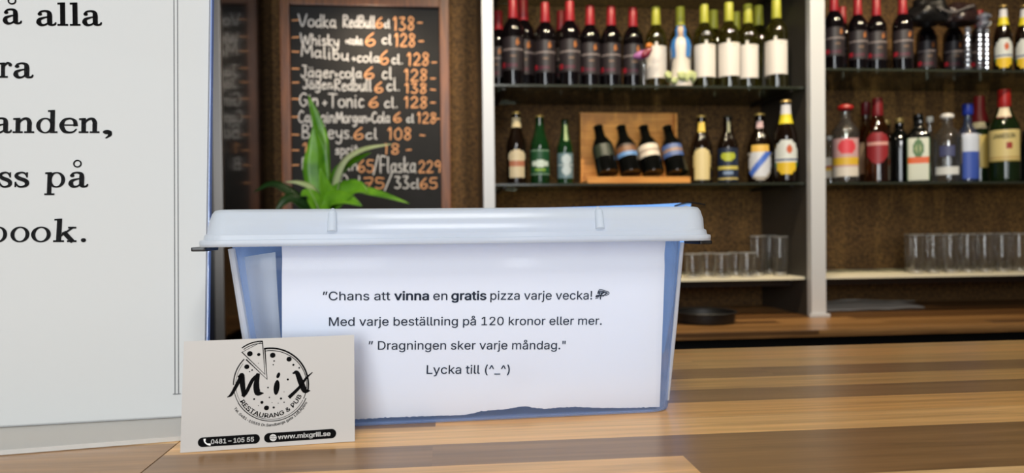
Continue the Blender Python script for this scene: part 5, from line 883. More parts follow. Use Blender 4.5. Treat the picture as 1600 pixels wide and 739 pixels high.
obj('bead_column', beads(xk(1531), .0062, zk(44), .009), M_cry, t)
obj('bead_column', beads(xk(1542), .0062, zk(44), .009), M_cry, t)
obj('bead_cup', beads(xk(1537), zk(43), zk(20), .024), M_cry, t)
# black bag on the bottle tops
zt = at(1470, 40, 2.525).z
pa, pb = at(1420, 20, 2.525), at(1524, 20, 2.525)
t = thing('black_bag', 'crumpled black bag hung over the necks of the red wine bottles', 'bag', ((pa.x+pb.x)/2, 2.525, zt))
def lump(cx_, rx, ry, rz, z, seed):
    bm = bmesh.new(); bmesh.ops.create_icosphere(bm, subdivisions=4, radius=1)
    for v in bm.verts:
        n = noise.noise(v.co*1.7+Vector((seed, 0, 0)))*.22 + noise.noise(v.co*4+Vector((0, seed, 0)))*.08
        c = v.co*(1+n); v.co = Vector((c.x*rx+cx_, c.y*ry, max(c.z, -.55)*rz+z))
    return bm
hwid = (pb.x-pa.x)/2
obj('bag_body', lump(-hwid*.42, hwid*.60, .06, .062, .040, 2.0), mat('black_leather', (14, 13, 14), .4), t, True)
obj('bag_flap', lump(hwid*.48, hwid*.55, .055, .052, .034, 6.0), mat('brown_black_leather', (40, 26, 26), .35), t, True)
obj('strap', tube(catmull([(-hwid*.5, -.062, .05), (-hwid*.1, -.066, .03), (hwid*.3, -.064, .045), (hwid*.62, -.056, .06)], 6), .004, 8), mat('grey_strap', (96, 92, 92), .4), t, True)

# ------------------------------------------------------------------ drinking glasses on the white shelf
M_tumbler = thin('tumbler_glass', (.97, .97, .965), (196, 190, 180), .045, .06, .03, .55)
M_rim = thin('tumbler_rim_glint', (.8, .8, .8), (232, 230, 226), .6, .35, .04)  # milky white haze paints the light caught by rims and bases
def tumbler(h, r0, r1, wall=.0022):
    return lathe([(0, 0), (r0-.002, 0), (r0, .002), ((r0+r1)/2, h*.5), (r1, h-.001), (r1-wall*.5, h), (r1-wall, h-.001), ((r0+r1)/2-wall, h*.5), (r0-wall, .012), (0, .010)], 28)
def make_tumbler(name, h, r0, r1):
    t = thing(name, 'tumbler', 'glass')
    obj('glass_wall', tumbler(h, r0, r1), M_tumbler, t, True)
    obj('rim', lathe([(r1-.0026, h-.0030), (r1+.0006, h-.0030), (r1+.0009, h-.0004), (r1-.0010, h+.0012), (r1-.0030, h-.0004), (r1-.0026, h-.0030)], 28), M_rim, t, True)
    obj('thick_base', lathe([(0, .0012), (r0-.003, .0012), (r0-.0022, .013), (0, .0135)], 24), M_rim, t, True)
    return t
def glasses(lst, h, r0, r1, name, group, py):
    first = None
    for px, Y, s, lab in lst:
        p = (at(px, py, Y).x, Y, zW+.0003)
        if first is None:
            first = make_tumbler(name, h, r0, r1); first.location = p; first.scale = (s, s, s); first['label'] = lab; first['group'] = group
        else: dup(first, p, 0, lab, (s, s, s))
zf = YW+.06
glasses([(1083, zf, .86, 'short tumbler nearest the plastic box on the white shelf'), (1105, zf+.07, .86, 'short tumbler in the rear, second from the plastic box'), (1128, zf, .86, 'short tumbler in the middle of the short glass group'),
         (1150, zf+.07, .86, 'short tumbler in the rear beside the tall glasses'), (1168, zf, .88, 'short tumbler standing in front of the tall glasses left of the second post')], .098, .036, .040, 'short_tumbler', 'short tumblers left of the second post', 420)
glasses([(1184, zf+.04, .88, 'tall tumbler left in the cluster beside the second post'), (1203, zf+.14, .88, 'tall tumbler rearmost in the cluster beside the second post'), (1219, zf+.03, .86, 'tall tumbler right in the cluster, closest to the second post')], .165, .030, .034, 'tall_tumbler', 'tall tumblers left of the second post', 400)
tl = []
names = ['first', 'second', 'third', 'fourth', 'fifth', 'sixth', 'seventh', 'eighth']
for i, px in enumerate((1432, 1459, 1486, 1513, 1540, 1567, 1594)):
    tl.append((px, zf+.02, .87, f'tall tumbler in the front row right of the post, {names[i]} from the left'))
for i, px in enumerate((1425, 1451, 1477, 1503, 1529, 1555, 1581)):
    tl.append((px, zf+.11, .87, f'tall tumbler in the rear row right of the post, {names[i]} from the left'))
glasses(tl, .165, .030, .034, 'tall_tumbler', 'rows of tall tumblers right of the second post', 400)

# ------------------------------------------------------------------ things lying on the back counter
p = atz(1105, 488, BC); Yt = p.y
t = thing('serving_tray', 'round black serving tray lying on the back counter right of the plastic box', 'tray', (at(1100, 480, 2.3).x, 2.30, BC))
obj('base', lathe([(0, 0), (.085, 0), (.096, .004), (.10, .016), (.101, .032), (.098, .032), (.094, .008), (.08, .005), (0, .005)], 40), mat('black_plastic', (14, 14, 15), .5), t, True)
obj('rim', lathe([(.099, .0325), (.106, .0325), (.107, .036), (.104, .039), (.098, .036), (.099, .0325)], 40), mat('black_plastic', (14, 14, 15), .5), t, True)
q = [atz(1215, 470, BC), atz(1395, 466, BC), atz(1442, 480, BC), atz(1320, 487, BC), atz(1252, 486, BC)]
vs, fs = [], []; n = 18; c0 = atz(1215, 471, BC); c1 = atz(1385, 465, BC); c2 = atz(1445, 481, BC); c3 = atz(1270, 487, BC)
for j in range(n+1):
    for i in range(n+1):
        u, v = i/n, j/n; b = (c0*(1-u)+c1*u)*(1-v) + (c3*(1-u)+c2*u)*v
        z = BC + .003 + .010*abs(noise.noise(Vector((u*3, v*3, 4)))) + .012*math.exp(-((u-.55)*3)**2-((v-.3)*3)**2)
        vs.append((b.x, min(b.y, WY-.03), z))
for j in range(n):
    for i in range(n): a = j*(n+1)+i; fs.append((a, a+n+1, a+n+2, a+1))
o = obj('cleaning_cloth', pydata(vs, fs), mat('white_cloth', (196, 192, 184), .9), None, True); md = o.modifiers.new('thick', 'SOLIDIFY'); md.thickness = .003; md.offset = -1
tag(o, 'crumpled white cloth lying on the back counter behind the second post', 'cloth')

# ------------------------------------------------------------------ plant on the back counter
PY = 2.16
pb = at(516, 400, PY); pot = Vector((pb.x, PY, BC))
t = thing('potted_plant', 'potted peace lily with long green leaves in front of the chalkboard menu', 'plant', pot)
ph = at(516, 420, PY).z-BC
obj('pot', lathe([(0, 0), (.052, 0), (.058, .004), (.075, ph-.02), (.080, ph-.02), (.081, ph), (.075, ph), (.072, ph-.014), (0, ph-.014)], 32), mat('terracotta_pot', (120, 84, 62), .7), t, True)
obj('soil', lathe([(0, ph-.0135), (.0715, ph-.0135), (.06, ph-.009), (0, ph-.006)], 24), speckle('soil', (30, 22, 16), (50, 38, 28), 60, .95), t, True)
def leafmesh(pts, wid, nrm, fold=.22):
    P = catmull([Vector(p) for p in pts], 6); n = len(P); vs, fs = [], []; nn = Vector(nrm)
    for i, p_ in enumerate(P):
        tt = (P[min(i+1, n-1)]-P[max(i-1, 0)]).normalized(); s = tt.cross(nn).normalized(); nb = s.cross(tt); u = i/(n-1)
        wv = wid*(.02 + .98*math.sin(PI*min(1, max(0, (u-.18)/.82))**.8)**.9) if u > .18 else .0035
        if u > .995: wv = .0004
        for k in (-1, -.5, 0, .5, 1): vs.append(p_ + s*k*wv*.5 + nb*abs(k)*wv*fold)
    for i in range(n-1):
        for k in range(4): a = i*5+k; fs.append((a, a+1, a+6, a+5))
    return pydata(vs, fs)
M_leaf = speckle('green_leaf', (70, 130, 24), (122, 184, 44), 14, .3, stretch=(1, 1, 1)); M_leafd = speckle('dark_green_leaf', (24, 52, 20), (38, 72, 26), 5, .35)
M_leafp = speckle('pale_lit_leaf', (176, 196, 130), (214, 220, 180), 6, .4)  # pale green with the light from above painted into the colour
def lf(pix, wid, m, nrm, dY=0.0, nm='leaf'):
    base = Vector((random.uniform(-.012, .012), random.uniform(-.012, .012), ph-.012)); pts = [base]
    for k, (px, py) in enumerate(pix):
        q_ = at(px, py, PY + dY*(k+1)/len(pix)); pts.append(q_-pot)
    o = obj(nm, leafmesh(pts, wid, nrm), m, t, True); md = o.modifiers.new('thick', 'SOLIDIFY'); md.thickness = .0008
lf([(505, 345), (500, 280), (499, 210), (482, 148)], .056, M_leaf, (.35, -1, .1), .02)
lf([(507, 340), (497, 270), (496, 235), (490, 196)], .078, M_leaf, (-.25, -1, .15), -.03)
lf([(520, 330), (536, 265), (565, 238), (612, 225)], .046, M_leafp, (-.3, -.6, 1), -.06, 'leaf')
lf([(515, 330), (530, 275), (552, 255), (580, 238)], .050, M_leaf, (-.3, -.8, .8), -.02)
lf([(520, 330), (545, 300), (590, 305), (640, 318)], .046, M_leaf, (.1, -.7, 1), -.05)
lf([(515, 335), (530, 310), (556, 296), (575, 300)], .075, M_leaf, (.1, -.9, .6), -.06)
lf([(512, 340), (516, 315), (540, 312), (566, 322)], .055, M_leaf, (.1, -.9, .5), -.08)
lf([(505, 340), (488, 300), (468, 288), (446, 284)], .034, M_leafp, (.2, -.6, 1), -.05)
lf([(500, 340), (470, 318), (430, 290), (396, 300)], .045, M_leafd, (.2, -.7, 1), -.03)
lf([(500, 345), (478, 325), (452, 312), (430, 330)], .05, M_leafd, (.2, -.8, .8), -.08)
lf([(504, 340), (494, 318), (480, 304), (470, 306)], .048, M_leaf, (.1, -.9, .5), -.06)
lf([(510, 340), (512, 310), (506, 290), (500, 262)], .050, M_leaf, (.5, -1, .1), -.05)

# ------------------------------------------------------------------ poster in an acrylic sign stand
def frame_on(p0, p1, lean):
    """upright sheet standing with its lower edge from p0 to p1, leaning back by `lean` radians; local x along, y up, z to the guests"""
    ex = (p1-p0).normalized(); nrm = ex.cross(Vector((0, 0, 1))).normalized(); ey = (Vector((0, 0, 1))*math.cos(lean) - nrm*math.sin(lean)).normalized(); ez = ex.cross(ey)
    return Matrix(((ex.x, ey.x, ez.x, p0.x), (ex.y, ey.y, ez.y, p0.y), (ex.z, ey.z, ez.z, p0.z), (0, 0, 0, 1)))
za = BAR+.0025
s0, s1 = atz(2, 668.5, za), atz(285, 652.5, za); LEAN = math.radians(7)
MS = frame_on(s0, s1, LEAN)
XR = hit(MS, 326.5, 300)[0]; XR0 = hit(MS, 322, 10)[0]; XL = -.16; SH = .34
t = thing('sign_stand', 'clear acrylic sign stand holding the large white poster left of the plastic box', 'sign', M=MS)
M_acr = thin('clear_acrylic', (.93, .95, .97), (200, 208, 216), .10, .07, .03)
bm = box((XL, 0, .0006), (XR, SH, .0022), .0003); obj('front_sheet', bm, thin('front_acrylic', (.985, .985, .985), None, 0, .0008, .08), t)
obj('back_sheet', box((XL, 0, -.0030), (XR, SH, -.0020), .0003), mat('white_backing', (206, 208, 208), .5), t)
obj('side_edge', box((XR+.0001, 0, -.0030), (XR+.0009, SH, .0022), .0003), thin('blue_acrylic_edge', (.80, .87, 1.0), (176, 200, 250), .7, .06, .05), t, label='bluish polished acrylic edge')
# foot: a slanted ledge from the fold forward to the counter
f0, f1 = atz(0, 712.5, BAR), atz(280, 690, BAR); I = MS.inverted()
def quadslab(a, b, c, d, th):
    bm = bmesh.new(); A = [I @ Vector(v) for v in (a, b, c, d)]; nn = (A[1]-A[0]).cross(A[3]-A[0]).normalized()*th
    lo = [bm.verts.new(v) for v in A]; hi = [bm.verts.new(v+nn) for v in A]
    bm.faces.new(hi); bm.faces.new(lo[::-1])
    for i in range(4): bm.faces.new((lo[i], lo[(i+1) % 4], hi[(i+1) % 4], hi[i]))
    bmesh.ops.recalc_face_normals(bm, faces=bm.faces); return bm
dx = (s1-s0).normalized(); ff = (f1-f0).normalized()
A0 = s0+dx*XL; A1 = s0+dx*XR; B0 = f0 + ff*(((A0-f0).dot(ff))); B1 = f0+ff*((A1-f0).dot(ff))
for v in (A0, A1): v.z = BAR+.0004
for v in (B0, B1): v.z = BAR+.0004
obj('foot', quadslab(B0, B1, A1, A0, .0022), thin('foot_acrylic', (.86, .88, .90), (240, 240, 236), .75, .05, .08), t)
pt = MS.copy()
po = thing('poster', 'large white poster with serif lettering inside the acrylic sign stand', 'poster', M=MS)
obj('sheet', box((XL+.002, .001, -.0018), (XR-.0012, SH-.001, -.0003)), mat('poster_paper', (192, 194, 193), .8, 0, .2), po)
K = Ink(); hz = lambda zx, zy: hit(MS, zx/1.944, zy/1.944)
def srf(txt, x0_, x1_, yb, xh=47):
    a, b = hz(x0_, yb), hz(x1_, yb); fit(K, txt, a, b, abs(hz(x0_, yb-xh)[1]-hz(x0_, yb)[1]), 0, 0, 0, serif_glyphs)
    return a, b
def ring(zx, zy, r=11):
    c = hz(zx, zy); rr = abs(hz(zx+r, zy)[0]-c[0]); K.stroke([(c[0]+rr*math.cos(2*PI*k/24), c[1]+rr*math.sin(2*PI*k/24)) for k in range(24)], rr*.42, close=True)
srf('a', 8, 67, 73); ring(36, 2); srf('p', -72, -8, 73); srf('alla', 110, 310, 78)
srf('v', -118, -62, 236); srf('a', -58, -6, 236); ring(-32, 164); srf('r', -4, 36, 236); srf('a', 40, 102, 237)
srf('erbjud', -290, -30, 402); srf('anden', -22, 302, 404); srf(',', 312, 340, 407)
srf('o', -58, -14, 570); srf('s', -6, 36, 569); srf('s', 42, 88, 569); srf('p', 135, 197, 569); srf('a', 207, 268, 569); ring(235, 497)
srf('Face', -236, -46, 735); srf('b', -42, 20, 735); srf('o', 30, 88, 735); srf('o', 93, 153, 735); srf('k', 161, 232, 735)
srf('.', 245, 261, 735)
K.build('lettering', mat('black_ink', (10, 10, 11), .95, 0, .08), po)
D = Ink()
for xa_, xb_ in ((528, 546), (539, 557)):
    a, b = hz(xa_, -400*0-2), hit(MS, 272.5+(xb_-546)/1.944*0+ (0 if xa_ == 528 else 5.5)+.8, 615)
    top = hit(MS, 271.6 if xa_ == 528 else 277.2, 0); d_ = (b[0]-top[0])/(b[1]-top[1]); D.stroke([b, (top[0]+d_*(SH-.02-top[1]), SH-.02)], .00045)
a, b = hit(MS, 270.5, 615.8), hit(MS, 282, 615.2); D.stroke([a, b], .0004)
a, b = hit(MS, -420, 650), hit(MS, 282, 615.2)
D.build('border_lines', mat('grey_ink', (92, 94, 96), .6), po)

# ------------------------------------------------------------------ plastic storage box
b0, b1 = atz(555, 668.5, BAR), atz(1045, 645.5, BAR); ex = (b1-b0).normalized(); yaw = math.atan2(ex.y, ex.x)
def onfront(px):                                # distance along the front foot line
    d = ray(px, 655); n_ = Vector((-ex.y, ex.x, 0)); k = (b0-CAM).dot(n_)/d.dot(n_); return ((CAM+d*k)-b0).dot(ex)
xl, xr = onfront(398), onfront(1054); ctr = b0+ex*((xl+xr)/2); WB = (xr-xl)/2
T = thing('storage_box', 'translucent plastic storage box with clip lid standing on the wooden bar', 'box', (ctr.x, ctr.y, BAR), yaw)
MT = Matrix.Translation((ctr.x, ctr.y, BAR)) @ Matrix.Rotation(yaw, 4, 'Z')
LN = .011                                       # the front wall leans out by this much at the rim
def bxz(px, py, off):                           # local x, z on the vertical plane y = off
    return hit(MT @ Matrix.Translation((0, off, 0)) @ Matrix.Rotation(PI/2, 4, 'X'), px, py)
HB = bxz(720, 375, -LN)[1]
xtl, xtr = bxz(349, 376, -LN)[0], bxz(1079, 366, -LN)[0]
DB = .150
def rr(x0_, x1_, y0_, y1_, r, n=6):
    pts = []
    for cx_, cy_, a in ((x1_-r, y0_+r, -PI/2), (x1_-r, y1_-r, 0), (x0_+r, y1_-r, PI/2), (x0_+r, y0_+r, PI)):
        for k in range(n+1): t_ = a+PI/2*k/n; pts.append((cx_+r*math.cos(t_), cy_+r*math.sin(t_)))
    return pts
def loft(levels, capb=True, capt=False):
    vs, fs = [], []; n = len(levels[0][1])
    for z, pts in levels: vs += [(x, y, z) for x, y in pts]
    for j in range(len(levels)-1):
        for i in range(n): i2 = (i+1) % n; fs.append((j*n+i, j*n+i2, (j+1)*n+i2, (j+1)*n+i))
    if capb: fs.append(tuple(range(n))[::-1])
    if capt: fs.append(tuple(range((len(levels)-1)*n, len(levels)*n)))
    return pydata(vs, fs)
lv = []
for z, ins in ((.0003, .0025), (.0010, .0008), (.0024, 0)): lv.append((z, rr(-WB+ins, WB-ins, ins, DB-ins, .012-ins*.5)))
for k in range(1, 7):
    u = k/6; z = .0024+(HB-.0024)*u
    lv.append((z, rr(-WB+(xtl+WB)*u, WB+(xtr-WB)*u, -LN*u, DB+LN*u, .012+.006*u)))
M_wall_p = thin('clear_blue_plastic', (.98, .988, .998), (172, 204, 255), .025, .008, .10, .5, .72)
o = obj('box_body', loft(lv), M_wall_p, T, True)
md = o.modifiers.new('thick', 'SOLIDIFY'); md.thickness = .0007; md.offset = -1
rim = [(HB-.002, rr(xtl-.001, xtr+.001, -LN-.001, DB+LN+.001, .019)), (HB-.002, rr(xtl-.004, xtr+.004, -LN-.004, DB+LN+.004, .022)), (HB+.001, rr(xtl-.004, xtr+.004, -LN-.004, DB+LN+.004, .022)), (HB+.001, rr(xtl-.0005, xtr+.0005, -LN-.0005, DB+LN+.0005, .019))]
obj('rim', loft(rim, False), M_wall_p, T, True)
M_highlight = thin('corner_highlight_plastic', (.93, .95, .98), (240, 246, 254), .65, .10, .05)
for sx in (-1, 1):                               # whitish upright strips added to paint the highlights along the corners
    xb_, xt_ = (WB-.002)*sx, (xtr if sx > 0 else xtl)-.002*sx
    obj('corner_highlight', tube([(xb_, .006, .006), ((xb_+xt_)/2, -LN*.5+.006, HB*.5), (xt_, -LN+.007, HB-.003)], [.0024, .0022, .0018] if sx < 0 else [.0013, .0012, .0011], 8), M_highlight, T, True)
# lid
zl0 = HB-.001; ZT = bxz(720, 325, -LN)[1]
OF = .010                                       # lid overhang at the front flange
fx0, fx1 = bxz(300.5, 372, -LN-OF)[0], bxz(1122.5, 364, -LN-OF)[0]
tx0, tx1 = bxz(327, 327, -LN-OF+.006)[0], bxz(1101, 323, -LN-OF+.006)[0]
def lidplan(x0_, x1_, y0_, y1_, r, notch, n=7):
    """rounded rectangle whose short ends step in between the corners to make room for the clips"""
    c = .020; s_ = .008
    pts = []
    def arc(cx_, cy_, a):
        for k in range(n+1): t_ = a+PI/2*k/n; pts.append((cx_+r*math.cos(t_), cy_+r*math.sin(t_)))
    arc(x1_-r, y0_+r, -PI/2)
    for k in range(5): q_ = k/4; e = q_*q_*(3-2*q_); pts.append((x1_-notch*e, y0_+r+.001+s_*q_))
    for k in range(5): q_ = k/4; e = q_*q_*(3-2*q_); pts.append((x1_-notch*(1-e), y1_-r-.001-s_*(1-q_)))
    arc(x1_-r, y1_-r, 0); arc(x0_+r, y1_-r, PI/2)
    for k in range(5): q_ = k/4; e = q_*q_*(3-2*q_); pts.append((x0_+notch*e, y1_-r-.001-s_*q_))
    for k in range(5): q_ = k/4; e = q_*q_*(3-2*q_); pts.append((x0_+notch*(1-e), y0_+r+.001+s_*(1-q_)))
    arc(x0_+r, y0_+r, PI)
    return pts
NT = .0125; yf, yb_ = -LN-OF, DB+LN+OF
def lp(ix0, ix1, iy, r, nt): return lidplan(fx0+ix0, fx1-ix1, yf+iy, yb_-iy, r, nt)
dt0, dt1 = tx0-fx0, fx1-tx1; hz_ = ZT-zl0
LV = [(zl0-.0008, lp(.0002, .0002, .0002, .012, NT)), (zl0+.0012, lp(0, 0, 0, .012, NT)), (zl0+.0022, lp(.0002, .0002, .0002, .012, NT)), (zl0+.0026, lp(.0018, .0018, .0012, .0115, NT-.0012)),
      (zl0+.0048, lp(.0022, .0022, .0014, .0115, NT-.0015)), (zl0+.0054, lp(.0032, .0032, .0022, .0112, NT-.002)),
      (zl0+hz_*.62, lp(dt0*.62, dt1*.62, .0036, .011, NT*.6)), (zl0+hz_*.88, lp(dt0*.85, dt1*.85, .0048, .011, NT*.4)), (zl0+hz_*.97, lp(dt0*1.02, dt1*1.02, .0064, .0105, NT*.3)), (ZT, lp(dt0*1.25, dt1*1.25, .0095, .010, NT*.2)),
      (ZT-.0008, lp(dt0*1.9, dt1*1.9, .016, .010, 0)), (ZT-.003, lp(dt0*2.1, dt1*2.1, .0185, .010, 0))]
M_lid = thin('milky_lid_plastic', (.88, .93, .985), (240, 245, 249), .60, .014, .18, .5)
lid = obj('lid', loft(LV, False, True), M_lid, T, True); md = lid.modifiers.new('thick', 'SOLIDIFY'); md.thickness = .0011; md.offset = -1
for px in (519, 937):
    xm = bxz(px, 350, yf+.003)[0]
    obj('lid_rib', tube([(xm, yf+.0022, zl0+.0062), (xm, yf+.0034, zl0+hz_*.6), (xm, yf+.0046, zl0+hz_*.86), (xm, yf+.007, zl0+hz_*.96)], [.0024, .0023, .0021, .0012], 10), M_lid, lid, True)
M_clip = mat('black_clip', (12, 12, 14), .35)
for sx, px in ((-1, 313), (1, 1099)):
    xm = bxz(px, 376, yf+.02)[0]
    obj('clip', box((xm-.0035, yf+.016, zl0-.0032), (xm+.0035, yf+.040, zl0-.0010), .0009), M_clip, T, label='black clip under the end of the lid')

# paper sign behind the front wall
al = math.atan2(LN, HB-.005)
MP = MT @ Matrix.Translation((0, .0050, .0035)) @ Matrix.Rotation(PI/2+al, 4, 'X')
t = thing('paper_sign', 'white paper sign with black Swedish text inside the front of the plastic box', 'paper', M=MP)
pr = lambda px, py: hit(MP, px, py)
pz = lambda zx, zy: hit(MP, zx/2.309+420, zy/2.309+360)
def bendz(x, y):                                 # gentle bulge below the fold line and a small dent near the lower middle
    yy = fold_y - y
    z = -.0012*math.exp(-(yy/.005)**2)
    dx_, dy_ = x-dent[0], y-dent[1]
    z += -.0008*math.exp(-(dx_**2+dy_**2)/.00012)
    return z - .0006
fold_y = pr(740, 402)[1]; dent = pr(822, 607)
torn = [(48, 684), (120, 684), (200, 683), (313, 682), (420, 676), (560, 671), (700, 667), (740, 660), (760, 654), (800, 650), (860, 645), (890, 640), (920, 636), (960, 641), (1000, 645), (1050, 639), (1100, 637), (1150, 639), (1200, 641), (1300, 641), (1411, 637)]
tp = [pz(*q_) for q_ in torn]
def interp(tab, x):
    for (xa_, ya_), (xb_, yb2) in zip(tab, tab[1:]):
        if xa_ <= x <= xb_: return ya_ + (yb2-ya_)*(x-xa_)/(xb_-xa_)
    return tab[0][1] if x < tab[0][0] else tab[-1][1]
tl_, tr_ = pr(440, 377.5), pr(1040.5, 377); bl_, br_ = tp[0], tp[-1]
nu, nv = 220, 40; vs, fs = [], []
for i in range(nu+1):
    u = i/nu
    for j in range(nv+1):
        v = j/nv; xt_ = tl_[0]+(tr_[0]-tl_[0])*u; yt_ = tl_[1]+(tr_[1]-tl_[1])*u; xb2 = bl_[0]+(br_[0]-bl_[0])*u
        yb3 = interp(tp, xb2) + .0005*noise.noise(Vector((u*160, 0, 0))) + .0003*noise.noise(Vector((u*400, 3, 0)))
        x = xb2+(xt_-xb2)*v; y = yb3+(yt_-yb3)*v; vs.append((x, y, bendz(x, y)))
for i in range(nu):
    for j in range(nv): a = i*(nv+1)+j; fs.append((a, a+nv+1, a+nv+2, a+1))
o = obj('sheet', pydata(vs, fs), mat('white_paper', (232, 231, 231), .9, 0, .05), t, True)
K = Ink()
def ptxt(txt, x0_, x1_, yb, yb2=None, off=0.0, cap=31):
    a, b = pz(x0_, yb), pz(x1_, yb2 if yb2 is not None else yb); fit(K, txt, a, b, abs(pz(x0_, yb-cap)[1]-a[1]), off)
ptxt('”Chans att', 195, 438, 252, 251.5, .005); ptxt('vinna', 452, 578, 251.3, 251, .022); ptxt('en', 593, 644, 251, 251, .005); ptxt('gratis', 658, 785, 250.8, 250.3, .022); ptxt('pizza varje vecka!', 799, 1166, 250.2, 249, .005)
ptxt('Med varje beställning på 120 kronor eller mer.', 217, 1201, 344.5, 340, .005)
ptxt('” Dragningen sker varje måndag."', 360, 1070, 430.5, 428.5, .005)
ptxt('Lycka till (^_^)', 569, 869, 517.5, 516.5, .005)
pe = lambda zx, zy: hit(MP, 920+zx*40/739, 440+zy*40/739)
def est(pts, wd): K.stroke([pe(*q_) for q_ in pts], wd*40/739*(abs(pr(801, 400)[0]-pr(800, 400)[0])), smooth=4)
est([(300, 228), (380, 235), (500, 275), (570, 300), (585, 340), (550, 375), (485, 398)], 22)
est([(285, 268), (400, 285), (480, 310), (540, 335)], 34); est([(285, 268), (262, 340)], 34); est([(262, 335), (350, 325), (440, 320)], 34); est([(310, 300), (300, 400)], 30)
est([(440, 300), (380, 350), (330, 400)], 40); est([(225, 405), (330, 395), (430, 400), (500, 345)], 34); est([(225, 405), (205, 440), (300, 430)], 30); est([(335, 400), (335, 505)], 34); est([(195, 490), (270, 470)], 20); est([(370, 435), (385, 433)], 22); est([(430, 400), (425, 415)], 34)
K.build('lettering', mat('black_print', (10, 10, 11), .95, 0, .08), t)
for v in t.children[-1].data.vertices: v.co.z = bendz(v.co.x, v.co.y)+.0003

# white slip leaning inside at the left, and the blue folder standing behind the box
mp2 = MT @ Matrix.Translation((0, .030, .004)) @ Matrix.Rotation(PI/2+.06, 4, 'X')
a = [hit(mp2, *q_) for q_ in ((362, 404), (430, 394), (444, 525), (446, 640), (400, 640), (372, 525))]
vs = []; fs = []
for k in range(13):
    v = k/12
    L_ = Vector(a[0]).lerp(Vector(a[4]), v); R_ = Vector(a[1]).lerp(Vector(a[3]), v)
    for j in range(7): q_ = L_.lerp(R_, j/6); vs.append((q_.x, q_.y, .0015*math.sin(v*5)+.001*math.sin(j)))
for k in range(12):
    for j in range(6): i_ = k*7+j; fs.append((i_, i_+7, i_+8, i_+1))
o = obj('paper_slip', pydata(vs, fs), mat('slip_paper', (206, 212, 222), .7), None, True); o.matrix_world = mp2
md = o.modifiers.new('thick', 'SOLIDIFY'); md.thickness = .0003
tag(o, 'plain white paper slip leaning inside the left end of the plastic box', 'paper')
MF = MT @ Matrix.Translation((0, DB+LN+OF+.006, .0005)) @ Matrix.Rotation(PI/2-.0, 4, 'X')
hf = lambda px, py: hit(MF, px, py)
t = thing('folder', 'blue plastic folder standing on the bar behind the plastic box', 'folder', M=MF)
xa_, xb_ = hf(372, 400)[0], hf(1079, 340)[0]; yA, yB = hf(372, 340)[1], hf(1084, 316.5)[1]
def fsheet(z0, z1, ins=0):
    bm = bmesh.new(); pts = [(xa_+.012+ins, 0), (hf(1036, 560)[0]-ins, 0), (xb_-ins, yB-ins), (hf(1008, 320)[0], yB-ins-.0016), (xa_+ins, yA-ins)]
    lo = [bm.verts.new((x, y, z0)) for x, y in pts]; hi = [bm.verts.new((x, y, z1)) for x, y in pts]; bm.faces.new(hi); bm.faces.new(lo[::-1])
    for i in range(5): bm.faces.new((lo[i], lo[(i+1) % 5], hi[(i+1) % 5], hi[i]))
    bmesh.ops.recalc_face_normals(bm, faces=bm.faces); return bm
M_fold = speckle('blue_folder_plastic', (112, 170, 255), (134, 188, 255), 18, .4, stretch=(1, 1, 1))
obj('front_cover', fsheet(.0012, .0022), M_fold, t); obj('back_cover', fsheet(-.0010, 0), M_fold, t)
obj('elastic_strap', tube(catmull([hf(1052, 322) + (.0028,), hf(1070, 317) + (.0034,), hf(1085, 317.5) + (.003,), hf(1100, 320) + (.002,)], 5), .0006, 6), M_clip, t, True)

# ------------------------------------------------------------------ business card in front
c0, c1 = atz(281.5, 707.5, BAR+.0002), atz(554.5, 689.5, BAR+.0002); MC = frame_on(c0, c1, math.radians(11))
t = thing('business_card', 'white business card with black pizza logo propped before sign stand and plastic box', 'card', M=MC)
cw, chh = (c1-c0).length, (hit(MC, 285.5, 533.8)[1]+hit(MC, 554.8, 522.8)[1])/2
obj('sheet', slab([(0, 0), (cw, 0), (cw, chh), (0, chh)], -.0004, 0), mat('card_stock', (181, 179, 176), .7, 0, .2), t)
cz = lambda zx, zy: hit(MC, zx/4.619+340, zy/4.619+510)
px1 = abs(cz(400, 300)[0]-cz(399, 300)[0]); ZO = .00012
LG = Ink()
def cs(pts, wd, sm=0, ink=None, close=False): (ink or LG).stroke([cz(*q_) for q_ in pts], [x*px1 for x in wd] if hasattr(wd, '__len__') else wd*1.3*px1, ZO, sm, close)
def circ(cx_, cy_, rx, ry, a0, a1, n=48): return [(cx_+rx*math.cos(math.radians(a0+(a1-a0)*k/n)), cy_+ry*math.sin(math.radians(a0+(a1-a0)*k/n))) for k in range(n+1)]
CX, CY = 385, 420
cs(circ(CX, CY, 270, 263, -100, 10), 9); cs(circ(CX, CY, 258, 246, -99, 24), 4)
cs(circ(CX, CY, 272, 263, 22, 150), 4.5); cs(circ(CX, CY, 256, 250, 26, 146), 2.5); cs(circ(CX, CY, 270, 263, 150, 176), 3.5); cs(circ(CX, CY, 270, 262, 180, 224), 6); cs(circ(CX, CY, 254, 246, 150, 218), 1.8)
cs([(341, 162), (357, 382), (208, 240)], 7)
cs([(324, 108), (342, 346), (176, 186)], 7, close=True); cs(circ(322, 345, 240, 238, -127, -90), 7, 0); cs(circ(324, 352, 230, 230, -126, -91), 4)
for x, y, r, *e in ((233, 197, 20), (297, 203, 12), (398, 208, 20), (516, 236, 19), (211, 291, 18), (408, 249, 6), (402, 276, 5), (547, 277, 8), (589, 299, 6), (249, 315, 6), (231, 326, 4), (507, 383, 8), (364, 441, 6), (374, 512, 5), (458, 520, 8), (264, 524, 7), (320, 548, 11), (353, 588, 18), (405, 585, 8), (480, 547, 5), (295, 266, 3), (480, 472, 3), (393, 549, 3), (438, 554, 3), (295, 571, 3)):
    LG.disc(cz(x, y), r*px1, r*px1*.96, ZO)
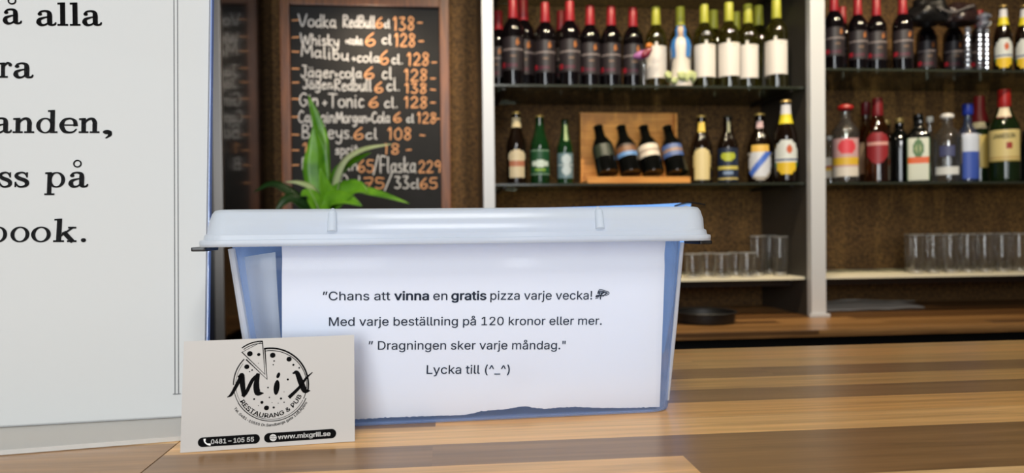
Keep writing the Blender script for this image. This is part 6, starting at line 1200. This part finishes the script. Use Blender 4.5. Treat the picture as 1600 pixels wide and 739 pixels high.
# brush letters
cs([(72, 510), (100, 490), (140, 420), (170, 362)], [6, 22, 26, 30], 6); cs([(156, 358), (176, 352), (180, 420), (190, 490)], [12, 34, 38, 30], 6); cs([(186, 500), (210, 470), (250, 390), (290, 348)], [26, 26, 26, 22], 6); cs([(292, 346), (280, 420), (290, 478), (330, 482)], [26, 42, 46, 6], 6); cs([(150, 362), (178, 352)], 10)
LG.disc(cz(438, 353), 12*px1, 22*px1, ZO, 20, -.35); LG.disc(cz(426, 440), 21*px1, 55*px1, ZO, 24, -.10)
cs([(544, 338), (572, 334), (600, 400), (630, 462), (668, 464)], [10, 32, 42, 40, 4], 6); cs([(684, 332), (640, 372), (590, 440), (520, 508)], [6, 16, 22, 26], 6)
arc_text(LG, 'RESTAURANG & PUB', cz(CX-2, CY-5), 246*px1, 28.5, 156.5, 31*px1, .018, ZO)
arc_text(LG, 'Tel. 0481-10555 Dr.Sandbergs gata 16B,Nybro', cz(CX-2, CY), 303*px1, 31.5, 151.5, 17.5*px1, .018, ZO)
def pill(zx0, zx1, ya, yb2, h_):
    q4 = lambda zx, zy: hit(MC, zx/6.154+290, zy/6.154+660)
    a = Vector(q4(zx0, ya)); b = Vector(q4(zx1, yb2)); r = abs(q4(zx0, ya+h_)[1]-a.y); d = (b-a).normalized(); nn = Vector((-d.y, d.x)); pts = []
    for k in range(17): th = -PI/2+PI*k/16; pts.append(b-d*r + d*r*math.cos(th)+nn*r*math.sin(th))
    for k in range(17): th = PI/2+PI*k/16; pts.append(a+d*r + d*r*math.cos(th)+nn*r*math.sin(th))
    LG.poly(pts, ZO)
pill(118, 714, 193, 155, 46); pill(755, 1448, 151, 104, 46)
LG.build('logo_and_bars', mat('card_black_print', (10, 10, 11), .95, 0, .08), t, label='black pizza logo and two black contact bars')
WT = Ink(); q4 = lambda zx, zy: hit(MC, zx/6.154+290, zy/6.154+660); pq = abs(q4(401, 200)[0]-q4(400, 200)[0])
fit(WT, '0481 – 105 55', q4(244, 207), q4(658, 182), 44*pq, .022, ZO*2); fit(WT, 'www.mixgrill.se', q4(888, 162), q4(1394, 126), 44*pq, .026, ZO*2)
ws = lambda pts, wd, sm=4: WT.stroke([q4(*q_) for q_ in pts], [x*pq for x in wd] if hasattr(wd, '__len__') else wd*pq, ZO*2, sm)
ws([(184, 164), (186, 186), (206, 206), (236, 212)], [22, 12, 12, 22]); ws([(842-30*math.cos(k*PI/12), 146-30*math.sin(k*PI/12)) for k in range(25)], 6, 0)
ws([(842-14*math.cos(k*PI/12), 146-30*math.sin(k*PI/12)) for k in range(25)], 5, 0); ws([(812, 146), (872, 144)], 5, 0); ws([(818, 130), (866, 129)], 4, 0); ws([(818, 161), (866, 160)], 4, 0); ws([(842, 116), (842, 176)], 4, 0)
WT.build('white_lettering', mat('card_white_print', (226, 226, 224), .5), t, label='white phone number and web address')
